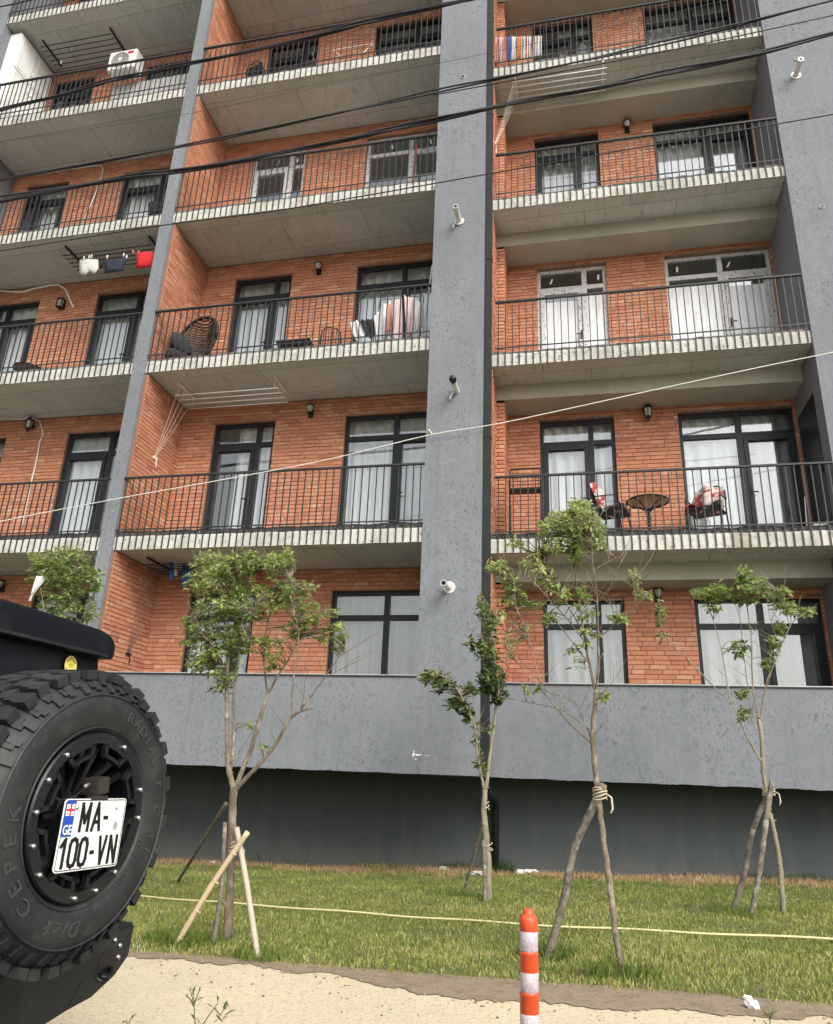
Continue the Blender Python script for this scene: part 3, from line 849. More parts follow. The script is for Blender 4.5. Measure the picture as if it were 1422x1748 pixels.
# white conduit left of tree foliage etc. : flues on the columns
def flue(base, y, L, tilt, label, cap=None, collar=True, rag=False):
    x, z = base
    t = thing('boiler_flue', (x, y, z), label, 'flue pipe', 'white flue pipes')
    d = np.array([tilt[0], -1, tilt[1]]); d /= np.linalg.norm(d)
    b = np.array([x, y + .02, z])
    MB().lathe([(0, .045), (L, .045), (L, .036), (L - .06, .036)], b, d, 18).build('pipe', M['white_plastic'], t, smooth=False)
    MB().lathe([(L, .046), (L + .03, .046), (L + .03, .03), (L - .0, .03)], b, d, 18).build('end_ring', M['silver'] if cap is None else cap, t)
    if cap is None:
        MB().lathe([(L - .05, .0), (L - .05, .036)], b, d, 18).build('dark_bore', M['ink'], t)
    else:
        MB().lathe([(L - .02, .05), (L + .02, .055), (L + .06, .05), (L + .09, .035), (L + .09, .0)], b, d, 18).build('cap', cap, t, smooth=True)
    if collar:
        MB().lathe([(.018, .0), (.018, .085), (.03, .082), (.036, .05)], b, (0, -1, 0), 22).build('wall_collar', M['white_plastic'], t, smooth=False)
    if rag:
        mb = MB()
        for i in range(12):
            an = math.pi * (1.0 + 1.15 * i / 11)
            c = b + np.array([math.cos(an) * .062, -.03, math.sin(an) * .06])
            mb.lathe([(-.02, .0), (-.014, .018), (0, .024), (.014, .018), (.02, 0)], c + np.array([random.uniform(-.008, .008), 0, random.uniform(-.006, .006)]), (0, -1, 0), 8)
        mb.build('foam_bead', M['white_plastic'], t, smooth=True)
    if rag or cap is not None:
        MB().tube([b + np.array([-.03, -.04, -.03]), b + np.array([-.07, -.05, -.06]), b + np.array([-.09, -.05, -.10]), b + np.array([-.10, -.05, -.15])], .012, 8).build('drip_tube', M['white_plastic'], t, smooth=True)
flue((-1.735, 10.05), YF, .34, (-.02, .03), 'white flue pipe with crumbled foam collar, highest on the wide column', rag=True, collar=False)
flue((-1.708, 6.86), YF, .34, (-.02, .03), 'white flue pipe with black end cap on the wide column', cap=M['ink'], collar=False)
flue((-1.751, 3.80), YF, .33, (-.06, -.06), 'white flue pipe with round collar on the wide column near window level', collar=True)
flue((3.942, 12.90), YFR, .30, (.02, .02), 'white flue pipe with round collar on the right-hand column', collar=True)
def hole(x, z, y, label):
    t = setp(MB().lathe([(0, .0), (.002, .030), (.012, .034), (.014, .044), (.002, .05)], (x, y, z), (0, -1, 0), 20).build('wall_vent', M['kerb'], origin=(x, y, z), smooth=True), label, 'vent', 'small round wall vents')
    c = MB().lathe([(.010, .0), (.010, .029)], (x, y - .004, z), (0, -1, 0), 16)
    o = c.build('vent_bore', M['ink'], t)
    return t
hole(-1.734, 13.29, YF, 'small round vent hole high on the wide column')
hole(4.001, 13.27, YFR, 'small round vent hole just above the flue of the right-hand column')
hole(3.981, 10.085, YFR, 'small round vent hole low on the right-hand column')

# ------------------------------------------------------------------ wall lamps
def lantern(x, y, z, label, kind):
    t = thing('wall_lamp', (x, y, z), label, 'wall lamp', 'outdoor lamps on the brick walls')
    if kind == 'hex':
        MB().lathe([(0, .0), (0, .045), (.015, .045), (.02, .03)], (x, y, z + .02), (0, -1, 0), 12).build('wall_plate', M['black_metal'], t)
        MB().tube([(x, y, z + .02), (x, y - .06, z + .03), (x, y - .11, z - .02), (x, y - .12, z - .06)], .010, 8).build('arm', M['black_metal'], t, smooth=True)
        c = (x, y - .12, z)
        MB().lathe([(-.07, .045), (.08, .068)], c, (0, 0, 1), 6).build('glass', M['frost'], t)
        MB().lathe([(.08, .085), (.095, .085), (.15, .03), (.16, .012), (.185, .016), (.20, .0)], c, (0, 0, 1), 6).build('roof_cap', M['black_metal'], t)
        MB().lathe([(-.15, .0), (-.14, .016), (-.12, .012), (-.105, .03), (-.07, .056), (-.062, .056)], c, (0, 0, 1), 6).build('base_cup', M['black_metal'], t)
        mb = MB()
        for i in range(6):
            an = math.pi * 2 * (i) / 6
            ca, sa = math.cos(an), math.sin(an)
            # match the lathe basis closely enough with thin posts at the six corners
            mb.tube([(c[0] + .049 * sa, c[1] + .049 * ca, c[2] - .07), (c[0] + .072 * sa, c[1] + .072 * ca, c[2] + .08)], .006, 5)
        mb.build('glazing_bar', M['black_metal'], t)
    elif kind == 'cup':
        MB().box(x - .045, x + .045, y - .03, y, z - .12, z + .02).build('wall_plate', M['black_metal'], t, bevel=.004)
        MB().tube([(x, y - .02, z - .07), (x, y - .07, z - .075), (x, y - .09, z - .03)], .014, 8).build('arm', M['black_metal'], t, smooth=True)
        c = (x, y - .09, z)
        MB().lathe([(-.05, .028), (.06, .066)], c, (0, 0, 1), 14).build('glass', M['frost'], t, smooth=True)
        MB().lathe([(.058, .074), (.075, .080), (.085, .074), (.10, .04), (.104, .0)], c, (0, 0, 1), 14).build('roof_cap', M['black_metal'], t)
        MB().lathe([(-.07, .0), (-.068, .022), (-.05, .032), (-.044, .032)], c, (0, 0, 1), 12).build('base_cup', M['black_metal'], t)
    else:
        c = (x, y - .08, z)
        mb = MB()
        for sx in (-.055, .055):
            for sy in (-.055, .055):
                mb.box(x + sx - .007, x + sx + .007, c[1] + sy - .007, c[1] + sy + .007, z - .09, z + .09)
        mb.box(x - .062, x + .062, c[1] - .062, c[1] + .062, z + .09, z + .105).box(x - .062, x + .062, c[1] - .062, c[1] + .062, z - .105, z - .09)
        mb.build('cage', M['black_metal'], t)
        MB().lathe([(-.088, .045), (.08, .045)], c, (0, 0, 1), 12).build('glass', M['frost'], t, smooth=True)
        MB().box(x - .04, x + .04, y - .015, y, z - .07, z + .07).build('wall_plate', M['black_metal'], t)
lantern(-4.676, YW - .012, 10.46, 'dark cup-shaped wall lamp on the second-floor brick of the middle bay', 'cup')
lantern(-4.562, YW - .012, 7.40, 'dark cup-shaped wall lamp on the first-floor brick of the middle bay', 'cup')
lantern(1.232, YWR - .012, 7.22, 'black hexagonal lantern on the first-floor brick of the right bay', 'hex')
lantern(1.242, YWR - .012, 13.55, 'dark cup-shaped wall lamp on the third-floor brick of the right bay', 'cup')
lantern(1.196, YWR - .012, 4.12, 'dark cup-shaped wall lamp on the ground-floor brick of the right bay', 'cup')
lantern(-10.244, YW - .012, 10.25, 'square caged lantern on the second-floor brick of the left bay', 'box')
lantern(-10.288, YW - .012, 7.45, 'black hexagonal lantern on the first-floor brick of the left bay', 'hex')
lantern(-10.126, YW - .012, 4.28, 'dark cup-shaped wall lamp on the ground-floor brick of the left bay', 'cup')
lantern(.133, YWR - .012, 17.05, 'dark cup-shaped wall lamp on the fourth-floor brick of the right bay', 'cup')

# ------------------------------------------------------------------ conduits and cables on the left wall
def px_tube(name, pts, r, m, label, cat, Y, group=None, n=8):
    P_ = [at(a, b, Y) for a, b in pts]
    o = MB().tube(P_, r, n).build(name, m, origin=P_[0], smooth=True)
    return setp(o, label, cat, group)
yc = YW - .03
t = px_tube('conduit', [(-30, 492), (15, 500), (40, 500), (60, 494), (85, 489), (100, 488), (112, 496), (117, 508), (122, 520), (126, 527)], .022, M['white_plastic'], 'loose white conduit curling over the second-floor brick of the left bay', 'conduit', yc)
px_tube('conduit', [(-20, 716), (30, 718), (58, 716), (68, 722), (72, 734), (73, 745), (68, 756), (62, 790), (52, 830), (38, 900)], .013, M['white_plastic'], 'thin beige conduit running down the first-floor brick of the left bay', 'conduit', yc)
px_tube('conduit', [(80, 298), (110, 292), (150, 286), (172, 284), (176, 290), (172, 308), (160, 340), (140, 385)], .013, M['white_plastic'], 'thin beige conduit on the third-floor brick of the left bay', 'conduit', yc)

# ------------------------------------------------------------------ ceiling drying racks
def ceiling_rack(label, x0, x1, y0, y1, z, n, m, strings=None, zc=None, drop=None):
    zc = zc if zc is not None else z + .12
    t = thing('ceiling_drying_rack', ((x0 + x1) / 2, (y0 + y1) / 2, zc), label, 'drying rack', 'drying racks hung under the balcony ceilings')
    for x in (x0, x1):
        MB().box(x - .015, x + .015, y0 - .05, y1 + .05, zc - .03, zc - .004).build('ceiling_bar', m, t)
    for i in range(n):
        y = y0 + (y1 - y0) * i / (n - 1)
        zz = z + (0 if drop is None else drop * i / (n - 1))
        MB().tube([(x0 - .06, y, zz), (x1 + .06, y, zz + .004)], .009, 8).build('drying_bar', m, t, smooth=True)
        for x in (x0, x1):
            MB().tube([(x, y, zz), (x, y, zc - .02)], .003, 5).build('hanging_cord', M['string'] if m is M['white_paint'] else M['wire'], t)
    if strings:
        mb = MB()
        for i in range(n):
            y = y0 + (y1 - y0) * i / (n - 1)
            a = np.array([x0 + .0, y, zc - .03]); b = np.array(strings) + np.array([.0, .012 * (i - n / 2), 0])
            mb.tube([a, (a + b) / 2 + np.array([0, 0, -.02]), b], .0026, 5)
        mb.build('pull_cord', M['string'] if m is M['white_paint'] else M['wire'], t)
        c = np.array(strings)
        MB().obox(c + np.array([.0, 0, -.03]), (.012, 0, 0), (0, .06, 0), (0, 0, .02)).tube([c + np.array([0, .03, -.04]), c + np.array([.01, .05, -.12]), c + np.array([.0, .06, -.17])], .008, 6).build('cleat', m, t)
    return t
ceiling_rack('white ceiling drying rack with pull cords under the second-floor slab of the middle bay', -6.70, -4.92, 10.45, 10.95, 7.42, 4, M['white_paint'], strings=(XM0 + .065, 10.62, 6.35), zc=7.650)
ceiling_rack('white ceiling drying rack with pull cords under the fourth-floor slab of the right bay', -.85, .78, 10.72, 11.20, 13.84, 5, M['white_paint'], strings=(-1.245, 10.95, 12.62), zc=13.984)
ceiling_rack('black ceiling drying rack with pegs under the fifth-floor slab of the left bay', -11.75, -10.0, 10.55, 11.15, 16.98, 6, M['black_metal'], zc=17.150)
ceiling_rack('black ceiling drying rack hung with laundry under the third-floor slab of the left bay', -9.55, -7.75, 10.30, 10.75, 10.62, 5, M['black_metal'], zc=10.817)
ceiling_rack('black ceiling drying rack under the first-floor slab of the middle bay', -6.75, -5.1, 10.45, 11.05, 4.36, 6, M['black_metal'], strings=(XM0 + .065, 10.80, 3.02), zc=4.483)

# ------------------------------------------------------------------ laundry
def cloth(name, label, pts, m, cat='laundry', group=None, depth=.035, seed=1, nu=14, nv=12):
    """pts: four corners TL, TR, BR, BL in space; gentle folds, real thickness"""
    rr = random.Random(seed); ph = rr.random() * 6; f = rr.uniform(2.5, 4.5)
    TL, TR, BR, BL = (np.array(q, float) for q in pts)
    nrm = np.cross(TR - TL, BL - TL); nrm /= np.linalg.norm(nrm) + 1e-9
    def fn(u, v, off=0):
        q = (TL * (1 - u) + TR * u) * (1 - v) + (BL * (1 - u) + BR * u) * v
        w = depth * (.3 + .7 * v) * math.sin(u * f * 6.28 / 2 + ph + v * 1.3) + .4 * depth * math.sin(u * 17 + v * 5 + ph)
        return q + nrm * (w + off) + np.array([0, 0, .018 * math.sin(u * 9 + ph) * v])
    mb = MB(); mb.grid(lambda u, v: fn(u, v), nu, nv)
    n0 = len(mb.v)
    mb.grid(lambda u, v: fn(u, v, -.006), nu, nv)
    # close the rim
    W = nu + 1
    rim = [i for i in range(W)] + [j * W + nu for j in range(1, nv + 1)] + [nv * W + i for i in range(nu - 1, -1, -1)] + [j * W for j in range(nv - 1, 0, -1)]
    for a_, b_ in zip(rim, rim[1:] + rim[:1]): mb.f.append((a_, b_, n0 + b_, n0 + a_))
    return setp(mb.build(name, m, origin=(TL + TR) / 2, smooth=True), label, cat, group)
def shape_cloth(name, label, outline, m, Y, cat, group=None, th=.02):
    """garment with its own outline, px polygon on a plane Y, puffed a little"""
    P_ = [at(a, b, Y) for a, b in outline]
    c = sum(P_) / len(P_)
    n = len(P_)
    fr = [q + np.array([0, -th + random.uniform(-.012, .012), 0]) for q in P_]
    bk = [q + np.array([0, random.uniform(-.006, .006), 0]) for q in P_]
    mid = [c + (q - c) * .5 + np.array([0, -th * 2.2 + random.uniform(-.02, .02), 0]) for q in P_]
    cf = c + np.array([0, -th * 2.0, 0])
    mb = MB()
    vs = fr + bk + mid + [cf, c]
    fs = []
    for i in range(n):
        j = (i + 1) % n
        fs += [(i, j, n + j, n + i), (i, 2 * n + i, 2 * n + j, j), (2 * n + i, 3 * n, 2 * n + j), (n + j, 3 * n + 1, n + i)]
    mb.add(vs, fs)
    return setp(mb.build(name, m, origin=c, smooth=True), label, cat, group)
GL = 'washing on the left bay rack'
shape_cloth('shorts', 'crumpled light grey shorts pegged under the left bay ceiling', [(137, 447), (152, 445), (168, 446), (169, 458), (164, 467), (160, 470), (156, 466), (151, 468), (146, 472), (137, 470), (136, 460)], M['cloth_greylight'], 10.32, 'laundry', GL)
shape_cloth('t_shirt', 'navy t-shirt pegged between the grey shorts and the red cloth', [(176, 447), (184, 445), (193, 447), (203, 446), (214, 441), (218, 444), (214, 452), (211, 455), (211, 464), (196, 466), (179, 469), (180, 458), (177, 455)], M['cloth_navy'], 10.30, 'laundry', GL)
shape_cloth('towel', 'red cloth pegged beside the thin grey column', [(234, 434), (250, 433), (263, 432), (262, 444), (259, 457), (245, 459), (233, 460), (234, 446)], M['cloth_red'], 10.28, 'laundry', GL)
shape_cloth('sock', 'small black sock pegged beside the grey shorts', [(169, 447), (175, 446), (175, 456), (171, 459)], M['cloth_black'], 10.34, 'laundry', GL)
for i, (px, py) in enumerate([(143, 442), (152, 440), (156, 439), (183, 440), (211, 437), (216, 440), (227, 431), (236, 432)]):
    q = at(px, py, 10.30)
    setp(MB().obox(q, (.006, 0, .004), (0, .008, 0), (0, 0, .035)).obox(q + np.array([.012, 0, 0]), (.005, 0, -.004), (0, .008, 0), (0, 0, .035)).build('clothes_peg', M['cloth_salmon'] if i in (6, 7) else M['white_plastic'], origin=q), ['white peg at the left end of the grey shorts', 'white peg in the middle of the grey shorts', 'white peg at the right end of the grey shorts', 'white peg on the left shoulder of the navy t-shirt', 'white peg left on the right shoulder of the navy t-shirt', 'white peg at the right tip of the navy t-shirt', 'salmon peg just left of the red cloth', 'salmon peg at the left corner of the red cloth'][i] + ' on the rack', 'clothes peg', 'pegs on the left bay rack')
for i, (px, py) in enumerate([(107, 72), (120, 70), (132, 66), (137, 72), (146, 66), (104, 84), (104, 108), (122, 85)]):
    q = at(px, py, 10.75)
    setp(MB().obox(q, (.007, 0, .004), (0, .008, 0), (0, 0, .045)).obox(q + np.array([.014, 0, 0]), (.006, 0, -.004), (0, .008, 0), (0, 0, .045)).build('clothes_peg', M['white_plastic'], origin=q), ['first white peg from the left on the front bar', 'second white peg from the left on the front bar', 'third white peg from the left on the front bar', 'lower white peg of the close pair', 'white peg farthest right on the front bar', 'leftmost white peg on the second bar', 'lowest white peg, on a rear bar', 'right-hand white peg on the second bar'][i] + ' of the top left rack', 'clothes peg', 'pegs on the empty top left rack')
# standing airer with washing, second floor middle bay
def airer(label, x0, x1, y, z0, z1, m):
    t = thing('standing_airer', ((x0 + x1) / 2, y, z0), label, 'drying rack')
    mb = MB()
    for yy, s in ((y - .18, 1), (y + .18, -1)):
        mb.tube([(x0, yy + .36 * s, z0), (x0, yy, z1), (x1, yy, z1), (x1, yy + .36 * s, z0)], .009, 6)
    mb.build('leg_frame', m, t)
    mb = MB()
    for i in range(7):
        yy = y - .18 + .36 * i / 6
        mb.tube([(x0, yy, z1), (x1, yy, z1)], .004, 5)
    mb.build('wire_line', m, t)
    mb = MB()
    mb.tube([(x0, y - .18, z1), (x0 - .35, y - .18, z1 - .32)], .007, 6).tube([(x1, y - .18, z1), (x1 + .22, y - .18, z1 - .12)], .007, 6)
    mb.build('wing', m, t)
    return t
zf2 = fl(2)
airer('black standing airer loaded with washing on the second-floor middle balcony', -3.30, -2.50, 10.75, zf2, zf2 + 1.42, M['black_metal'])
GA = 'washing on the second-floor airer'
def hang(px, Y, m, name, label, group, cat='laundry', seed=1, depth=.03):
    return cloth(name, label, [at(a, b, Y) for a, b in px], m, cat, group, depth, seed)
hang([(653, 523), (667, 516), (670, 578), (651, 584)], 10.62, M['cloth_white'], 'shirt', 'white shirt at the left end of the second-floor airer', GA, seed=3, depth=.05)
hang([(671, 516), (686, 510), (689, 586), (668, 580)], 10.50, M['cloth_pink'], 'towel', 'pale pink towel in the middle of the second-floor airer', GA, seed=4, depth=.05)
hang([(664, 521), (669, 519), (667, 568), (660, 571)], 10.46, M['cloth_salmon'], 'towel', 'narrow salmon towel between two shirts on the second-floor airer', GA, seed=5, depth=.03)
hang([(691, 507), (706, 511), (704, 574), (694, 584)], 10.44, M['cloth_pink'], 'sheet', 'pale pink sheet at the top of the second-floor airer', GA, seed=6, depth=.06)
hang([(707, 511), (722, 521), (724, 560), (709, 570)], 10.52, M['cloth_white'], 'sheet', 'off-white sheet at the right end of the second-floor airer', GA, seed=16, depth=.06)
hang([(638, 545), (651, 527), (649, 582), (642, 584)], 10.58, M['cloth_white'], 'shirt', 'white shirt hanging on the wing of the second-floor airer', GA, seed=7, depth=.05)
hang([(614, 549), (637, 546), (648, 580), (624, 577)], 10.62, M['cloth_black'], 'trousers', 'black trousers over the wing of the second-floor airer', GA, seed=8, depth=.04)
hang([(597, 553), (611, 549), (620, 574), (607, 584)], 10.55, M['cloth_white'], 'towel', 'white towel at the low left tip of the second-floor airer', GA, seed=9, depth=.04)
# white leaning pole beside it
q0, q1 = at(722, 572, 10.9), at(738, 455, 10.9)
setp(MB().tube([q0, q1], .016, 8).build('leaning_pole', M['white_paint'], origin=q0), 'white pole leaning beside the second-floor airer at the wide column', 'pole')
# airer with bright clothes, fourth floor right bay
zf4 = fl(4)
airer('dark standing airer with bright clothes on the fourth-floor right balcony', -1.0, -.30, 11.05, zf4, zf4 + 1.05, M['black_metal'])
GB = 'washing on the fourth-floor airer'
for i, (x, mm, txt) in enumerate([(843, 'cloth_salmon', 'salmon'), (850, 'cloth_pink', 'pink'), (857, 'cloth_salmon', 'deep salmon'), (866, 'cloth_blue', 'blue'), (874, 'cloth_white', 'white'), (882, 'cloth_orange', 'orange'), (890, 'cloth_greylight', 'light grey'), (900, 'cloth_white', 'bright white'), (910, 'cloth_greylight', 'pale grey'), (918, 'cloth_white', 'short white')]):
    yy = 66 - (x - 843) * .03
    hang([(x, yy), (x + 7, yy), (x + 6.5, yy + 42 - i), (x - .5, yy + 44 - i)], 10.86, M[mm], 'garment', ['leftmost salmon garment', 'pink garment second from left', 'deep salmon garment left of the blue one', 'blue garment', 'white garment right of the blue one', 'orange garment', 'light grey garment right of the orange one', 'white garment in the right half', 'pale grey garment near the right end', 'rightmost short white garment'][i] + ' on the fourth-floor airer', GB, seed=20 + i, depth=.02)
# blue cloths under the first-floor slab (middle bay, ground)
hang([(287, 958), (296, 958), (297, 990), (289, 993)], 10.75, M['cloth_blue'], 'towel', 'dark blue cloth on the black rack behind the left tree', 'washing behind the left tree', seed=31)
hang([(297, 956), (304, 957), (303, 983), (298, 984)], 10.72, M['cloth_greylight'], 'sock', 'pale grey cloth on the black rack behind the left tree', 'washing behind the left tree', seed=32)
hang([(312, 965), (328, 968), (328, 1000), (312, 1003)], 10.72, M['cloth_teal'], 'towel', 'teal cloth on the black rack partly behind the left tree', 'washing behind the left tree', seed=33)

# ------------------------------------------------------------------ balcony furniture
# rattan egg chair, second floor middle bay
eg = thing('rattan_chair', (-6.72, 10.55, zf2), 'round brown rattan pod chair on the second-floor middle balcony', 'chair')
c = np.array([-6.58, 10.62, zf2 + .60])
ringp = []
for i in range(25):
    an = 2 * math.pi * i / 24
    ringp.append(c + np.array([.42 * math.cos(an) + .10 * math.sin(an), -.10 + .16 * math.sin(an) * 0 - .05 * math.cos(an), .50 * math.sin(an)]))
MB().tube(ringp, .028, 8).build('hoop', M['black_metal'], eg, smooth=True)
mb = MB()
for i in range(26):   # slats of the bowl
    s = -1 + 2 * (i + .5) / 26
    hw = math.sqrt(max(0, 1 - s * s))
    pts = []
    for j in range(7):
        u = -1 + 2 * j / 6
        pts.append(c + np.array([.42 * hw * u + .10 * s, -.10 - .05 * u * hw + .30 * (1 - u * u) * hw, .50 * s]))
    mb.tube(pts, .019, 5)
mb.build('woven_bowl', M['rattan'], eg, smooth=True)
mb = MB()
mb.lathe([(-.14, .0), (-.14, .26), (-.02, .32), (.06, .25), (.08, 0)], c + np.array([-.20, -.08, -.30]), (.5, -.2, 1), 16)
mb.lathe([(-.10, .0), (-.10, .2), (0, .25), (.06, .18), (.07, 0)], c + np.array([-.30, -.05, .02]), (1, -.35, .35), 14)
mb.build('cushion', M['dark_cushion'], eg, smooth=True)
MB().lathe([(0, .30), (.03, .30), (.03, .27), (0, .27)], (c[0], c[1], zf2 + .01), (0, 0, 1), 24, closed=True).tube([(c[0] - .1, c[1] + .2, zf2), (c[0], c[1] + .2, zf2 + .3)], .02, 6).build('stand', M['black_metal'], eg)
def metal_chair(x, y, z, rz, label, group=None, cush=None, seatm=None, sc=1.0):
    t = thing('balcony_chair', (x, y, z), label, 'chair', group)
    cr, sr = math.cos(rz), math.sin(rz)
    W = lambda a, b, h: (x + (a * cr - b * sr) * sc, y + (a * sr + b * cr) * sc, z + h * sc)
    mb = MB()
    for s in (-1, 1):
        mb.tube([W(.24 * s, -.22, 0), W(.25 * s, -.2, .30), W(.25 * s, -.16, .62), W(.25 * s, .16, .64), W(.22 * s, .26, .82)], .012, 6)
        mb.tube([W(.24 * s, .26, 0), W(.24 * s, .16, .42), W(.22 * s, .26, .82)], .012, 6)
    mb.tube([W(-.22, .26, .82), W(-.12, .29, .92), W(.12, .29, .92), W(.22, .26, .82)], .012, 6)
    mb.build('chair_frame', M['black_metal'], t, smooth=True)
    MB().obox(W(0, -.02, .43), (.23 * cr * sc, .23 * sr * sc, 0), (-.22 * sr * sc, .22 * cr * sc, 0), (0, 0, .018)).build('seat', seatm or M['black_metal'], t, bevel=.006)
    mb = MB()
    for i in range(7):
        a = -.18 + .06 * i
        mb.tube([W(a, .18, .46), W(a, .28, .88)], .006, 5)
    mb.build('back_rods', M['black_metal'], t)
    if cush:
        def fn(u, v):
            a = (u - .5) * .46; b = .12 + .12 * v + .03 * math.sin(u * 11); h = .45 + .46 * v + .04 * math.sin(u * 7 + v * 5)
            return W(a, b - .09 * math.sin(u * 3.14) * math.sin(v * 3.14), h)
        m2 = MB().grid(fn, 14, 10)
        m2.grid(lambda u, v: W((u - .5) * .5, -.24 + .36 * v, .455 + .05 * math.sin(u * 8 + v * 7) + .03 * math.sin(v * 15)), 14, 10)
        m2.build('cushion', cush, t, smooth=True)
    return t
zf1 = fl(1)
metal_chair(.52, 11.05, zf1, math.radians(70), 'black metal chair with check cushion left of the round table on the first-floor right balcony', 'chairs on the first-floor right balcony', M['blanket'])
metal_chair(1.90, 11.15, zf1, math.radians(-25), 'black metal chair heaped with a red and white cushion right of the round table', 'chairs on the first-floor right balcony', M['blanket'])
def round_table(x, y, z, r, h, label, topm):
    t = thing('round_table', (x, y, z), label, 'table')
    MB().lathe([(h - .012, 0), (h - .012, r - .02), (h, r - .02), (h, 0)], (x, y, z), (0, 0, 1), 28).build('table_top', topm, t)
    ring = [(x + r * math.cos(a_), y + r * math.sin(a_), z + h - .008) for a_ in np.linspace(0, 2 * math.pi, 33)]
    MB().tube(ring, .014, 8).build('rim', M['black_metal'], t, smooth=True)
    mb = MB()
    for i in range(4):
        a_ = math.pi / 4 + i * math.pi / 2
        mb.tube([(x + .03 * math.cos(a_), y + .03 * math.sin(a_), z + h - .16), (x + r * .55 * math.cos(a_), y + r * .55 * math.sin(a_), z + h - .05), (x + r * .98 * math.cos(a_), y + r * .98 * math.sin(a_), z + h - .02)], .010, 6)
        mb.tube([(x + .03 * math.cos(a_), y + .03 * math.sin(a_), z + .12), (x + .26 * math.cos(a_), y + .26 * math.sin(a_), z + .01)], .012, 6)
    mb.tube([(x, y, z + .08), (x, y, z + h - .12)], .03, 8)
    mb.build('pedestal', M['black_metal'], t)
    return t
round_table(1.06, 11.05, zf1, .30, .60, 'round glass-topped black metal table between two chairs on the first-floor right balcony', M['table_glass'])
round_table(-10.15, 10.75, zf2, .28, .46, 'round brown table on the second-floor left balcony', M['rattan'])
# black coffee table and low rattan chair, second floor middle
t = thing('coffee_table', (-4.70, 10.75, zf2), 'black square table on the second-floor middle balcony', 'table')
MB().box(-5.02, -4.40, 10.50, 11.0, zf2 + .44, zf2 + .47).build('table_top', M['dark_cushion'], t, bevel=.004)
for sx in (-4.98, -4.44):
    for sy in (10.54, 10.96):
        MB().tube([(sx, sy, zf2 - .03), (sx, sy, zf2 + .44)], .014, 6).build('leg', M['black_metal'], t)
metal_chair(-4.10, 10.75, zf2, math.radians(200), 'low dark chair between the black table and the airer on the second-floor middle balcony', None, None, M['rattan'], .72)
# pot plant at the foot of the fin, second floor
# wire stand with shelf, first floor right bay
t = thing('folding_stand', (-.77, 10.95, zf1), 'tall black folding metal stand beside the brick pier on the first-floor right balcony', 'stand')
mb = MB()
for sx in (-1.0, -.52):
    mb.tube([(sx, 10.85, zf1 - .02), (sx + .0, 11.0, zf1 + 1.15)], .014, 6).tube([(sx, 11.15, zf1 - .02), (sx, 10.9, zf1 + .95)], .014, 6)
mb.tube([(-1.0, 11.0, zf1 + 1.15), (-.98, 11.0, zf1 + 1.2), (-.54, 11.0, zf1 + 1.2), (-.52, 11.0, zf1 + 1.15)], .014, 6)
mb.build('stand_frame', M['black_metal'], t)
MB().box(-1.0, -.52, 10.86, 11.08, zf1 + .80, zf1 + .82).build('shelf', M['black_metal'], t)
mb = MB()
for i in range(5): mb.tube([(-1.0, 11.0, zf1 + .88 + .055 * i), (-.52, 11.0, zf1 + .88 + .055 * i)], .004, 5)
for i in range(6): mb.tube([(-.96 + .08 * i, 11.0, zf1 + .84), (-.96 + .08 * i, 11.0, zf1 + 1.15)], .004, 5)
mb.build('wire_grid', M['black_metal'], t)
# tall dark cabinet door at the right end of the first floor balcony
t = thing('metal_cabinet', (3.3, 11.3, zf1), 'tall dark metal cabinet at the right end of the first-floor right balcony', 'cabinet')
MB().box(3.56, 3.96, 10.95, 11.85, zf1 - .03, zf1 + 2.25).build('carcass', M['frame'], t, bevel=.006)
MB().box(3.535, 3.557, 10.97, 11.83, zf1 + .02, zf1 + 2.22).build('door', M['frame'], t, bevel=.004)
MB().box(3.515, 3.533, 11.02, 11.05, zf1 + .95, zf1 + 1.10).build('handle', M['black_metal'], t)
q = at(1400, 898, 10.95)
shape_cloth('bundled_cloth', 'white cloth bundle on the floor at the right end of the first-floor right balcony', [(1385, 905), (1388, 897), (1396, 893), (1404, 896), (1411, 891), (1416, 898), (1418, 906)], M['cloth_white'], 10.95, 'cloth')
q0, q1 = at(1378, 902, 11.2), at(1374, 850, 11.2)
setp(MB().tube([q0, q1], .012, 8).tube([q1, q1 + np.array([.05, -.02, 0])], .01, 6).build('mop', M['silver'], origin=q0), 'thin metal mop handle beside the first-floor right door', 'mop')
# red poles on the third floor, middle bay
for (a_, b_, txt) in (((345, 358), (357, 300), 'thin red pole beside the brick fin on the third-floor middle balcony'), ((705, 310), (711, 250), 'thin red pole against the right door on the third-floor middle balcony')):
    q0, q1 = at(*a_, 11.2), at(*b_, 11.2)
    q0 = q0 + (q0 - q1) * .35
    setp(MB().tube([q0, q1], .022, 8).build('painted_pole', M['red_paint'], origin=q0), txt, 'pole', 'red poles on the third floor')
# fourth floor middle: dark chair, bicycle wheel, low airer
metal_chair(-6.15, 10.75, zf4, math.radians(160), 'dark chair on the fourth-floor middle balcony', None, M['dark_cushion'])
t = thing('bicycle', (-5.25, 10.75, zf4), 'bicycle lying behind the fourth-floor middle railing', 'bicycle')
for xw in (-5.65, -4.75):
    rp = [(xw + .34 * math.cos(a_), 10.75 + .03 * math.sin(a_), zf4 + .36 + .34 * math.sin(a_)) for a_ in np.linspace(0, 2 * math.pi, 33)]
    w = MB().tube(rp, .018, 7).build('wheel', M['dark_cushion'], t, smooth=True)
    mb = MB()
    for a_ in np.linspace(0, math.pi, 7)[:-1]:
        mb.tube([(xw + .33 * math.cos(a_), 10.75, zf4 + .36 + .33 * math.sin(a_)), (xw - .33 * math.cos(a_), 10.75, zf4 + .36 - .33 * math.sin(a_))], .002, 4)
    mb.build('spoke', M['silver'], w)
